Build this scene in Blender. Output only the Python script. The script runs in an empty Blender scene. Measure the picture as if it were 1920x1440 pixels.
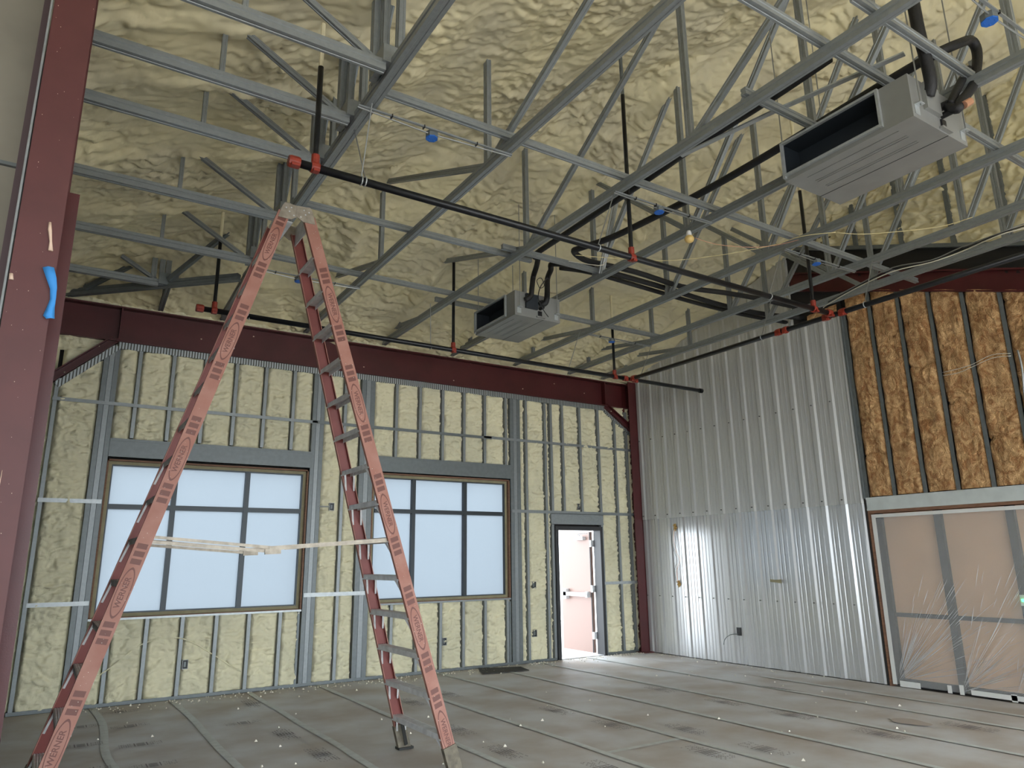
import bpy, math, random
import numpy as np
from mathutils import Vector, Matrix

random.seed(7)
SC = bpy.context.scene
COL = SC.collection

# ------------------------------------------------------------------ camera
cam_d = bpy.data.cameras.new('camera')
cam = bpy.data.objects.new('camera', cam_d)
COL.objects.link(cam)
cam_d.sensor_width = 36.0
cam_d.lens = 36.0 * 1342.3 / 1920.0
cam_d.clip_start = 0.05
cam_d.clip_end = 500
yaw, pitch, roll = math.radians(32.639), math.radians(13.874), math.radians(-0.723)
fwd = Vector((math.sin(yaw) * math.cos(pitch), math.cos(yaw) * math.cos(pitch), math.sin(pitch)))
right = Vector((math.cos(yaw), -math.sin(yaw), 0))
up = right.cross(fwd)
r2 = math.cos(roll) * right + math.sin(roll) * up
u2 = -math.sin(roll) * right + math.cos(roll) * up
M = Matrix.Identity(4)
for i in range(3):
    M[i][0], M[i][1], M[i][2] = r2[i], u2[i], -fwd[i]
M[2][3] = 1.63
cam.matrix_world = M
SC.camera = cam

# ------------------------------------------------------------------ world, light, exposure
W = bpy.data.worlds.new('sky')
SC.world = W
W.use_nodes = True
bg = W.node_tree.nodes['Background']
bg.inputs[0].default_value = (0.83, 0.92, 1.0, 1)
bg.inputs[1].default_value = 2.2
sun_d = bpy.data.lights.new('sun', 'SUN')
sun = bpy.data.objects.new('sun', sun_d)
COL.objects.link(sun)
sun_d.energy = 3.6
sun_d.color = (1.0, 0.92, 0.80)
sun_d.angle = 0.01
sun.rotation_euler = (math.radians(46), 0, math.radians(-8))
SC.view_settings.view_transform = 'Standard'
SC.view_settings.look = 'None'
SC.view_settings.gamma = 1.0
SC.view_settings.exposure = 2.0
SC.view_settings.use_curve_mapping = False
SC.cycles.use_denoising = True
SC.cycles.max_bounces = 10
SC.cycles.diffuse_bounces = 6
SC.cycles.transparent_max_bounces = 12

# ------------------------------------------------------------------ materials
def srgb(r, g, b):
    f = lambda c: (c / 255 / 12.92) if c <= 10 else (((c / 255) + 0.055) / 1.055) ** 2.4
    return (f(r), f(g), f(b), 1.0)

def mat(name, col, rough=0.6, metal=0.0, var=0.0, vscale=8.0, col2=None, bump=0.0, bscale=60.0, bdist=0.01, stretch=(1, 1, 1), spec=0.5, detail=4.0):
    m = bpy.data.materials.new(name)
    m.use_nodes = True
    nt = m.node_tree
    b = nt.nodes['Principled BSDF']
    b.inputs['Roughness'].default_value = rough
    b.inputs['Metallic'].default_value = metal
    b.inputs['Specular IOR Level'].default_value = spec
    b.inputs['Base Color'].default_value = col
    if var or bump:
        tc = nt.nodes.new('ShaderNodeTexCoord')
        mp = nt.nodes.new('ShaderNodeMapping')
        mp.inputs['Scale'].default_value = stretch
        nt.links.new(tc.outputs['Object'], mp.inputs[0])
    if var:
        n = nt.nodes.new('ShaderNodeTexNoise')
        n.inputs['Scale'].default_value = vscale
        n.inputs['Detail'].default_value = detail
        nt.links.new(mp.outputs[0], n.inputs['Vector'])
        r = nt.nodes.new('ShaderNodeValToRGB')
        c2 = col2 if col2 else tuple(c * (1 - var) for c in col[:3]) + (1,)
        r.color_ramp.elements[0].color = c2
        r.color_ramp.elements[0].position = 0.35
        r.color_ramp.elements[1].color = col
        r.color_ramp.elements[1].position = 0.65
        nt.links.new(n.outputs['Fac'], r.inputs[0])
        nt.links.new(r.outputs[0], b.inputs['Base Color'])
    if bump:
        n2 = nt.nodes.new('ShaderNodeTexNoise')
        n2.inputs['Scale'].default_value = bscale
        n2.inputs['Detail'].default_value = 5
        nt.links.new(mp.outputs[0], n2.inputs['Vector'])
        bp = nt.nodes.new('ShaderNodeBump')
        bp.inputs['Strength'].default_value = bump
        bp.inputs['Distance'].default_value = bdist
        nt.links.new(n2.outputs['Fac'], bp.inputs['Height'])
        nt.links.new(bp.outputs[0], b.inputs['Normal'])
    return m

def mat_foam(name, c1, c2, sc=1.0, stretch=(1, 1, 1), bst=0.7):
    m = mat(name, c1, 0.62, var=1, vscale=1.3, col2=c2, spec=0.3)
    nt = m.node_tree
    b = nt.nodes['Principled BSDF']
    tc = nt.nodes.new('ShaderNodeTexCoord')
    w = nt.nodes.new('ShaderNodeTexNoise')
    w.inputs['Scale'].default_value = 5 * sc
    w.inputs['Detail'].default_value = 3
    nt.links.new(tc.outputs['Object'], w.inputs['Vector'])
    ad = nt.nodes.new('ShaderNodeVectorMath')
    ad.operation = 'MULTIPLY_ADD'
    ad.inputs[1].default_value = (0.16, 0.16, 0.16)
    nt.links.new(w.outputs['Color'], ad.inputs[0])
    nt.links.new(tc.outputs['Object'], ad.inputs[2])
    mp2 = nt.nodes.new('ShaderNodeMapping')
    mp2.inputs['Scale'].default_value = stretch
    nt.links.new(ad.outputs[0], mp2.inputs[0])
    v = nt.nodes.new('ShaderNodeTexNoise')
    v.noise_type = 'RIDGED_MULTIFRACTAL'
    v.inputs['Scale'].default_value = 6.0 * sc
    v.inputs['Detail'].default_value = 2.5
    v.inputs['Roughness'].default_value = 0.55
    nt.links.new(mp2.outputs[0], v.inputs['Vector'])
    bp = nt.nodes.new('ShaderNodeBump')
    bp.invert = True
    bp.inputs['Strength'].default_value = bst
    bp.inputs['Distance'].default_value = 0.032
    nt.links.new(v.outputs['Fac'], bp.inputs['Height'])
    nt.links.new(bp.outputs[0], b.inputs['Normal'])
    return m

MT = {}
MT['foam_roof'] = mat_foam('foam_roof', srgb(230, 219, 178), srgb(212, 203, 172))
MT['foam_wall'] = mat_foam('foam_wall', srgb(226, 219, 186), srgb(210, 205, 176), 1.1, (0.8, 1, 1.7), 1.0)
MT['galv'] = mat('galvanised_steel', srgb(140, 145, 146), 0.42, 0.4, var=0.10, vscale=25)
MT['galv_dark'] = mat('galvanised_steel_dull', srgb(114, 120, 121), 0.45, 0.35, var=0.12, vscale=18)
MT['galv_bright'] = mat('galvanised_steel_bright', srgb(178, 183, 184), 0.38, 0.4, var=0.15, vscale=20)
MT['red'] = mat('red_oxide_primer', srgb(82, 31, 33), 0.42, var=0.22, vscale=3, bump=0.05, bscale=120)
MT['red_near'] = mat('red_primer_column', srgb(86, 42, 41), 0.55, var=0.15, vscale=5)
MT['foam_spot'] = mat('foam_overspray', srgb(214, 186, 165), 0.6)
MT['black_pipe'] = mat('black_steel_pipe', srgb(26, 28, 32), 0.35, 0.2, var=0.3, vscale=20)
MT['black_rubber'] = mat('black_pipe_insulation', srgb(20, 20, 22), 0.6, bump=0.3, bscale=60)
MT['coupling'] = mat('orange_coupling', srgb(140, 48, 32), 0.45, var=0.25, vscale=30)
MT['frp'] = mat('fibreglass_rail', srgb(166, 120, 106), 0.65, var=0.3, vscale=7, col2=srgb(154, 104, 90), stretch=(1, 1, 1))
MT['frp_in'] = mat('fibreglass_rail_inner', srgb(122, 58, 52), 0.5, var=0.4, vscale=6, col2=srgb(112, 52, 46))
MT['alu'] = mat('aluminium', srgb(222, 223, 224), 0.4, 0.1, var=0.25, vscale=12)
MT['alu_cap'] = mat('aluminium_cap', srgb(170, 160, 145), 0.5, 0.4, var=0.3, vscale=18)
MT['print'] = mat('ladder_print', srgb(112, 72, 64), 0.6)
MT['rubber'] = mat('ladder_boot', srgb(38, 38, 36), 0.7)
MT['boot'] = mat('dusty_boot', srgb(120, 112, 96), 0.7, var=0.4, vscale=20)
MT['unit'] = mat('unit_galvanised', srgb(146, 147, 144), 0.45, 0.4, var=0.10, vscale=5)
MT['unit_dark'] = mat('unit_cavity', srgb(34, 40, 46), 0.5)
MT['rod'] = mat('threaded_rod', srgb(150, 152, 150), 0.4, 0.7)
MT['blue_cover'] = mat('blue_plastic_cover', srgb(28, 100, 190), 0.5)
MT['tape_blue'] = mat('blue_painters_tape', srgb(58, 142, 214), 0.7)
MT['tape_tan'] = mat('masking_tape', srgb(150, 142, 112), 0.8, var=0.2, vscale=10)
MT['tape_white'] = mat('white_tape', srgb(214, 214, 210), 0.7)
MT['floor'] = mat('concrete', srgb(128, 122, 116), 0.8, var=0.2, vscale=2)
MT['paper'] = mat('floor_paper', srgb(204, 204, 204), 0.6, var=1, vscale=1.4, col2=srgb(178, 168, 158), bump=0.15, bscale=6, bdist=0.02, detail=8)
MT['seam'] = mat('seam_tape', srgb(206, 209, 205), 0.6, var=0.15, vscale=12)
MT['ink'] = mat('ink', srgb(130, 124, 124), 0.8)
MT['mat'] = mat('rubber_mat', srgb(58, 56, 54), 0.9, bump=0.3)
MT['bronze'] = mat('bronze_frame', srgb(52, 58, 62), 0.4, 0.3)
MT['wood'] = mat('raw_wood', srgb(132, 96, 74), 0.7, var=0.3, vscale=10, stretch=(1, 1, 6))
MT['door_frame'] = mat('black_door_frame', srgb(36, 36, 38), 0.4)
MT['door_leaf'] = mat('primed_door', srgb(146, 120, 110), 0.35, 0.1)
MT['white'] = mat('white_paint', srgb(226, 224, 222), 0.5)
MT['conc_out'] = mat('pavement', srgb(172, 170, 168), 0.9)
MT['box_steel'] = mat('box_steel', srgb(150, 152, 150), 0.4, 0.6)
MT['black'] = mat('black_plastic', srgb(24, 24, 26), 0.45)
MT['wire_w'] = mat('white_cable', srgb(205, 200, 185), 0.6)
MT['wire_y'] = mat('string', srgb(215, 200, 150), 0.7)
MT['cavity'] = mat('wall_cavity', srgb(40, 38, 36), 0.9)
MT['bulb'] = mat('bulb_glass', srgb(222, 190, 120), 0.3)
MT['copper'] = mat('copper', srgb(214, 160, 130), 0.35, 0.6)
MT['grey_board'] = mat('grey_board', srgb(138, 132, 118), 0.7, var=0.15, vscale=3)
MT['tan_panel'] = mat('tan_panel', srgb(224, 186, 152), 0.6, var=0.12, vscale=1.5)
MT['insul'] = mat('fibreglass_batt', srgb(226, 184, 132), 0.9, var=1, vscale=7, col2=srgb(172, 122, 76), bump=1.0, bscale=30, bdist=0.04, detail=12, stretch=(1, 0.8, 0.7))
for n_ in MT['insul'].node_tree.nodes:
    if n_.type == 'TEX_NOISE':
        n_.inputs['Distortion'].default_value = 2.5
MT['panel'] = mat('painted_metal_panel', srgb(205, 206, 207), 0.24, 0.5, spec=0.7)
MT['panel_up'] = mat('painted_metal_panel_upper', srgb(196, 197, 196), 0.36, 0.3, spec=0.6)
MT['purple'] = mat('dusty_purple_primer', srgb(92, 76, 78), 0.7)
MT['hole'] = mat('foam_hole', srgb(196, 158, 88), 0.8, var=0.5, vscale=60)
MT['foam_bit'] = mat('foam_crumbs', srgb(226, 220, 205), 0.8)
MT['screw'] = mat('screw', srgb(92, 92, 92), 0.4, 0.5)

# slotted deflection track: dark punched slots at a few mm, one stripe pattern
def mat_slots():
    m = mat('slotted_track', srgb(170, 176, 178), 0.45, 0.6)
    nt = m.node_tree
    b = nt.nodes['Principled BSDF']
    tc = nt.nodes.new('ShaderNodeTexCoord')
    sx = nt.nodes.new('ShaderNodeSeparateXYZ')
    nt.links.new(tc.outputs['Object'], sx.inputs[0])
    def mth(op, v=None):
        n = nt.nodes.new('ShaderNodeMath')
        n.operation = op
        if v is not None:
            n.inputs[1].default_value = v
        return n
    a = mth('MULTIPLY', 28.0)
    nt.links.new(sx.outputs[0], a.inputs[0])
    fr = mth('FRACT')
    nt.links.new(a.outputs[0], fr.inputs[0])
    lt = mth('LESS_THAN', 0.36)
    nt.links.new(fr.outputs[0], lt.inputs[0])
    mx = nt.nodes.new('ShaderNodeMixRGB')
    mx.inputs[1].default_value = srgb(170, 176, 178)
    mx.inputs[2].default_value = srgb(62, 62, 56)
    nt.links.new(lt.outputs[0], mx.inputs[0])
    nt.links.new(mx.outputs[0], b.inputs['Base Color'])
    return m
MT['slots'] = mat_slots()

def mat_film():
    m = bpy.data.materials.new('window_film')
    m.use_nodes = True
    nt = m.node_tree
    nt.nodes.remove(nt.nodes['Principled BSDF'])
    out = nt.nodes['Material Output']
    tr = nt.nodes.new('ShaderNodeBsdfTranslucent')
    tr.inputs[0].default_value = (0.355, 0.380, 0.400, 1)
    df = nt.nodes.new('ShaderNodeBsdfDiffuse')
    df.inputs[0].default_value = (0.5, 0.52, 0.55, 1)
    mx = nt.nodes.new('ShaderNodeMixShader')
    mx.inputs[0].default_value = 0.12
    nt.links.new(tr.outputs[0], mx.inputs[1])
    nt.links.new(df.outputs[0], mx.inputs[2])
    nt.links.new(mx.outputs[0], out.inputs[0])
    return m
MT['film'] = mat_film()

def mat_poly():
    m = bpy.data.materials.new('clear_poly_sheet')
    m.use_nodes = True
    nt = m.node_tree
    nt.nodes.remove(nt.nodes['Principled BSDF'])
    out = nt.nodes['Material Output']
    tp = nt.nodes.new('ShaderNodeBsdfTransparent')
    tp.inputs[0].default_value = (0.93, 0.92, 0.9, 1)
    df = nt.nodes.new('ShaderNodeBsdfPrincipled')
    df.inputs['Base Color'].default_value = (0.75, 0.75, 0.75, 1)
    df.inputs['Roughness'].default_value = 0.12
    mx = nt.nodes.new('ShaderNodeMixShader')
    mx.inputs[0].default_value = 0.30
    nt.links.new(tp.outputs[0], mx.inputs[1])
    nt.links.new(df.outputs[0], mx.inputs[2])
    nt.links.new(mx.outputs[0], out.inputs[0])
    return m
MT['poly'] = mat_poly()

# ------------------------------------------------------------------ helpers
ORG = {}

class MB:
    """collects shapes in world space; build() links them as ONE mesh object"""
    def __init__(s):
        s.v, s.f = [], []
    def add(s, vs, fs):
        o = len(s.v)
        s.v += [tuple(q) for q in vs]
        s.f += [tuple(i + o for i in f) for f in fs]
        return s
    def box(s, x0, x1, y0, y1, z0, z1):
        vs = [(x, y, z) for z in (z0, z1) for y in (y0, y1) for x in (x0, x1)]
        return s.add(vs, [(0, 2, 3, 1), (4, 5, 7, 6), (0, 1, 5, 4), (2, 6, 7, 3), (0, 4, 6, 2), (1, 3, 7, 5)])
    def extrude(s, prof, a, b, ref=(0, 0, 1)):
        """prof = list of (side, up) closed polygon swept from a to b"""
        a, b = Vector(a), Vector(b)
        d = (b - a).normalized()
        side = d.cross(Vector(ref)).normalized()
        n = side.cross(d).normalized()
        vs = [p + side * u + n * w for p in (a, b) for u, w in prof]
        k = len(prof)
        fs = [(i, (i + 1) % k, (i + 1) % k + k, i + k) for i in range(k)]
        fs += [tuple(range(k - 1, -1, -1)), tuple(range(k, 2 * k))]
        return s.add(vs, fs)
    def bar(s, a, b, w, h, ref=(0, 0, 1)):
        return s.extrude([(-w / 2, -h / 2), (w / 2, -h / 2), (w / 2, h / 2), (-w / 2, h / 2)], a, b, ref)
    def tube(s, pts, r, n=8, caps=True):
        pts = [Vector(p) for p in pts]
        rs = r if isinstance(r, (list, tuple)) else [r] * len(pts)
        d0 = (pts[1] - pts[0]).normalized()
        nrm = d0.orthogonal().normalized()
        vs = []
        for i, p in enumerate(pts):
            if i == 0:
                d = d0
            elif i == len(pts) - 1:
                d = (pts[i] - pts[i - 1]).normalized()
            else:
                d = ((pts[i + 1] - p).normalized() + (p - pts[i - 1]).normalized()).normalized()
            nrm = (nrm - d * nrm.dot(d)).normalized()
            bn = d.cross(nrm)
            for k in range(n):
                t = 2 * math.pi * k / n
                vs.append(p + (nrm * math.cos(t) + bn * math.sin(t)) * rs[i])
        fs = []
        for i in range(len(pts) - 1):
            for k in range(n):
                fs.append((i * n + k, i * n + (k + 1) % n, (i + 1) * n + (k + 1) % n, (i + 1) * n + k))
        if caps:
            fs.append(tuple(range(n - 1, -1, -1)))
            fs.append(tuple(range((len(pts) - 1) * n, len(pts) * n)))
        return s.add(vs, fs)
    def build(s, name, m, parent=None, smooth=False, loc=None):
        me = bpy.data.meshes.new(name)
        o0 = Vector(ORG.get(parent.name, (0, 0, 0))) if parent else Vector(loc or (0, 0, 0))
        me.from_pydata([(v[0] - o0.x, v[1] - o0.y, v[2] - o0.z) for v in s.v], [], s.f)
        me.update()
        me.materials.append(MT[m] if isinstance(m, str) else m)
        if smooth:
            me.polygons.foreach_set('use_smooth', [True] * len(me.polygons))
        o = bpy.data.objects.new(name, me)
        COL.objects.link(o)
        if parent:
            o.parent = parent
        else:
            o.location = o0
        ORG[o.name] = tuple(o0)
        return o

def grid_obj(name, P, m, parent=None, smooth=True, keep=None, flip=False):
    """P: (rows, cols, 3) world points"""
    r, c, _ = P.shape
    idx = np.arange(r * c).reshape(r, c)
    q = np.stack([idx[:-1, :-1], idx[:-1, 1:], idx[1:, 1:], idx[1:, :-1]], -1)
    if keep is not None:
        q = q[keep]
    q = q.reshape(-1, 4)
    if flip:
        q = q[:, ::-1]
    o0 = np.array(ORG.get(parent.name, (0, 0, 0))) if parent else np.zeros(3)
    V = (P.reshape(-1, 3) - o0).astype(np.float32)
    me = bpy.data.meshes.new(name)
    me.vertices.add(len(V))
    me.vertices.foreach_set('co', V.ravel())
    me.loops.add(q.size)
    me.loops.foreach_set('vertex_index', np.ascontiguousarray(q).astype(np.int32).ravel())
    me.polygons.add(len(q))
    me.polygons.foreach_set('loop_start', np.arange(0, q.size, 4, dtype=np.int32))
    me.polygons.foreach_set('use_smooth', np.full(len(q), smooth))
    me.update(calc_edges=True)
    me.validate()
    me.materials.append(MT[m] if isinstance(m, str) else m)
    o = bpy.data.objects.new(name, me)
    COL.objects.link(o)
    if parent:
        o.parent = parent
    ORG[o.name] = tuple(o0)
    return o

def tag(o, label=None, cat=None, group=None, kind=None):
    if label: o['label'] = label
    if cat: o['category'] = cat
    if group: o['group'] = group
    if kind: o['kind'] = kind
    return o

def thing(name, loc, label, cat, group=None):
    o = bpy.data.objects.new(name, None)
    o.empty_display_size = 0.1
    COL.objects.link(o)
    o.location = loc
    ORG[o.name] = tuple(loc)
    return tag(o, label, cat, group)

def struct(name, loc=(0, 0, 0)):
    o = bpy.data.objects.new(name, None)
    o.empty_display_size = 0.1
    COL.objects.link(o)
    o.location = loc
    ORG[o.name] = tuple(loc)
    o['kind'] = 'structure'
    return o

# vectorised gradient noise
RNG = np.random.RandomState(3)
PERM = RNG.permutation(256)
PERM = np.concatenate([PERM, PERM, PERM])
GRAD = RNG.randn(256, 2)
GRAD /= np.linalg.norm(GRAD, axis=1)[:, None]
def pn(x, y):
    xi, yi = np.floor(x).astype(int), np.floor(y).astype(int)
    xf, yf = x - xi, y - yi
    u, v = xf * xf * xf * (xf * (xf * 6 - 15) + 10), yf * yf * yf * (yf * (yf * 6 - 15) + 10)
    def g(a, b, dx, dy):
        h = PERM[PERM[a & 255] + (b & 255)]
        return GRAD[h, 0] * dx + GRAD[h, 1] * dy
    n00, n10 = g(xi, yi, xf, yf), g(xi + 1, yi, xf - 1, yf)
    n01, n11 = g(xi, yi + 1, xf, yf - 1), g(xi + 1, yi + 1, xf - 1, yf - 1)
    return (n00 * (1 - u) + n10 * u) * (1 - v) + (n01 * (1 - u) + n11 * u) * v

def foam_h(u, v, sd=0.0, su=5.0, sv=9.0):
    """dough-like folds: rounded bulges with sharp creases, 0..1"""
    wu = u + 0.10 * pn(u * 3 + sd, v * 3 + 7.1) + 0.03 * pn(u * 11 + sd, v * 11)
    wv = v + 0.10 * pn(u * 3 + 31.7, v * 3 + sd) + 0.03 * pn(u * 11 + 5, v * 11 + sd)
    a = np.abs(pn(wu * su + sd, wv * sv + 3.3))
    b = np.abs(pn(wu * su * 2.3 + 11 + sd, wv * sv * 2.1))
    c = np.abs(pn(wu * su * 4.7 + 1.7, wv * sv * 4.3 + sd))
    return 1.3 * a + 0.95 * b + 0.6 * c

# cold formed truss member profile (hat section with stiffening groove)
def hat(w, h):
    a = w / 2
    return [(-a, 0), (-a * 0.35, 0), (-a * 0.25, h * 0.05), (a * 0.25, h * 0.05), (a * 0.35, 0), (a, 0), (a, h * 0.36), (a * 0.80, h * 0.42),
            (a * 0.80, h * 0.58), (a, h * 0.64), (a, h), (-a, h), (-a, h * 0.64), (-a * 0.80, h * 0.58), (-a * 0.80, h * 0.42), (-a, h * 0.36)]
def ibeam(w, h, tf=0.018, tw=0.012):
    a = w / 2
    return [(-a, 0), (a, 0), (a, tf), (tw / 2, tf), (tw / 2, h - tf), (a, h - tf), (a, h), (-a, h), (-a, h - tf), (-tw / 2, h - tf), (-tw / 2, tf), (-a, tf)]

YW = 10.36      # face of the studs on the window wall
XW = 9.45       # face of the metal panel wall
def roof(x, y):
    return 5.12 + 0.34 * np.minimum(np.minimum(x, 10.0 - y), 8.0)

# ------------------------------------------------------------------ floor and ground
floor = tag(MB().box(-3.0, 9.9, -6.5, 10.55, -0.25, -0.004).build('floor', 'floor'), kind='structure')
g = MB().add([(-60, -60, -0.27), (70, -60, -0.27), (70, 80, -0.27), (-60, 80, -0.27)], [(0, 1, 2, 3)]).build('ground', 'conc_out')
tag(g, kind='structure')
tag(MB().box(6.6, 9.6, 10.56, 14.0, -0.26, -0.02).build('trim_1', 'conc_out'), kind='structure')   # stoop outside the door

seams = [-0.2, 0.71, 1.56, 2.47, 3.39, 4.29, 5.22, 6.13, 7.06, 8.07, 8.72, 9.43]
seam_end = {8.72: 6.0}
for i in range(len(seams) - 1):
    x0, x1 = seams[i], seams[i + 1]
    c_ = int((10.3 - 1.0) / 0.08)
    ys = np.linspace(1.0, 10.33, 60)
    xs = np.linspace(x0 + 0.004, x1 - 0.004, 9)
    X, Y = np.meshgrid(xs, ys)
    Z = 0.004 + 0.004 * np.maximum(0, pn(X * 1.3 + 4 * i, Y * 0.9)) * np.minimum(1, np.minimum(X - x0, x1 - X) / 0.12)
    grid_obj('paper_sheet', np.stack([X, Y, Z], -1), 'paper', floor)
for i, x in enumerate(seams[1:-1]):
    y0, y1 = 1.0, 10.3
    if x == 8.72: y0, y1 = 3.5, 7.2
    ys = np.linspace(y0, y1, 40)
    off = 0.03 * pn(ys * 0.7 + i * 5.3, ys * 0 + i)
    if x == 0.71:
        off = off + 0.03 * np.sin(ys * 2.2)
    w = 0.036
    P = np.stack([np.stack([x + off + s * w, ys, 0.0115 + 0 * ys], -1) for s in (-1, -0.15, 0.15, 1)], 1)
    P[:, 1:3, 2] += 0.002
    grid_obj('seam_tape', P, 'seam', floor, smooth=False)
P = np.array([[[4.32, 5.25, 0.012], [5.2, 5.25, 0.012]], [[4.32, 5.31, 0.012], [5.2, 5.31, 0.012]]])
grid_obj('seam_tape', P, 'seam', floor, smooth=False)

# ink stamps repeated on the paper, too small to read: rules, blocks of dashes
def stamp(x, y, rot, s=1.0, dense=1.0):
    mb = MB()
    rnd = random.Random(int(x * 100 + y * 1000))
    ca, sa = math.cos(rot), math.sin(rot)
    def q(u0, u1, v0, v1):
        mb.add([(x + ca * u - sa * v, y + sa * u + ca * v, 0.0155) for u, v in ((u0, v0), (u1, v0), (u1, v1), (u0, v1))], [(0, 1, 2, 3)])
    for u in (-0.055 * s, 0.05 * s):
        q(u, u + 0.010 * s, -0.06 * s, 0.07 * s)
    for k in range(6):
        q(-0.032 * s, 0.036 * s, (-0.058 + 0.021 * k) * s, (-0.045 + 0.021 * k) * s)
    for sgn in (-1, 1):
        for k in range(7):
            for j in range(6):
                if rnd.random() < 0.62 * dense:
                    u = sgn * (0.085 + j * 0.018) * s
                    v = (-0.062 + 0.02 * k) * s
                    q(u - 0.006 * s, u + 0.006 * s, v, v + 0.009 * s)
    return mb.build('printed_stamp', 'ink', floor)
for i, (x, y) in enumerate([(0.95, 9.85), (0.53, 9.2), (0.97, 8.95), (0.5, 8.28), (0.97, 8.0), (0.5, 7.3), (0.98, 7.15), (1.98, 8.4), (2.32, 9.45), (2.2, 7.62), (2.25, 6.66),
                         (3.66, 6.79), (3.6, 5.81), (5.0, 6.98), (5.05, 6.08), (5.5, 5.52), (6.85, 6.23), (6.88, 5.33), (5.5, 4.58), (5.02, 4.78), (6.82, 4.32),
                         (7.77, 3.98), (6.85, 7.26), (4.5, 8.6), (3.9, 8.4), (4.0, 4.9)]):
    stamp(x, y, 0 if x < 2 else math.pi / 2, 1.0 if x < 2 else 1.35, 1.0)
tag(MB().add([(8.05, 6.8, 0.016), (8.10, 6.4, 0.016), (8.13, 6.0, 0.016), (8.07, 6.4, 0.016)], [(0, 1, 2, 3)]).build('paper_tear', 'cavity', floor))
pts = [(7.53 + 0.13 * math.cos(a) * (1 + 0.2 * math.sin(3 * a)), 4.42 + 0.2 * math.sin(a), 0.0152) for a in np.linspace(0, 2 * math.pi, 16)[:-1]]
MT['stain'] = mat('brown_stain', srgb(176, 164, 154), 0.8)
MB().add(pts, [tuple(range(15))]).build('stain_patch', 'stain', floor)

mb = MB()
mb.add([(5.66, 9.76, 0.014), (6.42, 9.64, 0.014), (6.5, 10.0, 0.014), (5.9, 10.28, 0.014), (5.66, 9.76, 0.022), (6.42, 9.64, 0.022), (6.5, 10.0, 0.024), (5.9, 10.28, 0.022)],
       [(4, 5, 6, 7), (0, 1, 5, 4), (1, 2, 6, 5), (2, 3, 7, 6), (3, 0, 4, 7)])
tag(mb.build('floor_mat', 'mat'), 'dark rubber floor mat below the right-hand window', 'mat')

# crumbs of trimmed foam, uncountable
mb = MB()
rnd = random.Random(5)
for k in range(520):
    t = rnd.random()
    if t < 0.72:
        x, y = rnd.uniform(0.3, 9.2), 10.28 - abs(rnd.gauss(0, 0.22))
    elif t < 0.82:
        x, y = 9.35 - abs(rnd.gauss(0, 0.2)), rnd.uniform(6, 10.2)
    else:
        x, y = rnd.uniform(0.5, 8.8), rnd.uniform(3.5, 9.8)
    s = rnd.uniform(0.006, 0.017) * (1.3 if t > 0.82 else 1)
    z = 0.012
    a = rnd.uniform(0, 6.28)
    mb.add([(x + s * math.cos(a), y + s * math.sin(a), z), (x + s * math.cos(a + 2.1), y + s * math.sin(a + 2.1), z), (x + s * math.cos(a + 4.2), y + s * math.sin(a + 4.2), z), (x, y, z + s * 1.1)],
           [(0, 2, 1), (0, 1, 3), (1, 2, 3), (2, 0, 3)])
tag(mb.build('foam_crumbs', 'foam_bit'), 'white crumbs of trimmed foam scattered along the wall base', 'debris', kind='stuff')

# ------------------------------------------------------------------ roof underside (sprayed foam)
TRX = [1.70, 2.93, 4.19, 5.42, 6.67, 7.88, 8.68]
JKY = [4.17, 4.9, 5.63, 6.85, 8.1, 9.39]
xs = np.arange(-0.7, 9.75, 0.02)
ys = np.concatenate([np.arange(-6.5, 0.0, 0.25), np.arange(0.0, 10.55, 0.02)])
X, Y = np.meshgrid(xs, ys)
hipx = X < (10.0 - Y)
Z0 = roof(X, Y)
backs = Z0 < 5.12 + 0.34 * 8.0 - 1e-6
h = foam_h(X, Y, 2.0, 3.4, 5.4) * 0.066 * np.clip(0.75 + 1.5 * pn(X * 0.8 + 17, Y * 0.8 + 3), 0.3, 1.3)
h = h + 0.02 * np.abs(pn(X * 1.6 + 0.6 * pn(X * 2, Y * 2), Y * 9 + 2.0 * pn(X * 1.1 + 8, Y * 1.1)))
big = 0.05 * pn(X * 0.9, Y * 0.9 + 9) + 0.03 * pn(X * 2.2 + 3, Y * 2.0)
rg = np.zeros_like(X)
wob = 0.03 * pn(X * 1.5 + 40, Y * 1.5)
for tx in TRX[1:]:
    rg = np.maximum(rg, np.where(~hipx, np.exp(-((X + wob - tx) / 0.095) ** 2), 0.35 * np.exp(-((X + wob - tx) / 0.09) ** 2)))
for jy in JKY:
    rg = np.maximum(rg, np.where(hipx & (X < 2.2), 0.4 * np.exp(-((Y + wob - jy) / 0.085) ** 2), 0))
for py_ in (9.5, 8.0, 6.4, 4.8, 3.2, 1.6):
    rg = np.maximum(rg, 0.45 * np.exp(-((Y + wob * 2 - py_) / 0.16) ** 2) * (~hipx))
for px_ in (2.3, 3.9, 5.5, 7.1):
    rg = np.maximum(rg, 0.4 * np.exp(-((X + wob * 2 - px_) / 0.16) ** 2) * hipx)
rg *= 0.75 + 0.6 * pn(X * 2, Y * 2)
rg *= np.clip((10.2 - Y) / 0.5, 0, 1)
Z = Z0 - h - big * 1.3 - 0.125 * rg + 0.05 + 0.10 * np.clip(1 - X / 3.0, 0, 1) * np.clip((10.4 - Y) / 0.8, 0, 1) * np.clip((X + 0.5) / 0.6, 0, 1)
ceil = grid_obj('ceiling', np.stack([X, Y, Z], -1), 'foam_roof', flip=True)
tag(ceil, 'cream sprayed foam underside of the roof', kind='structure')
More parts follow.
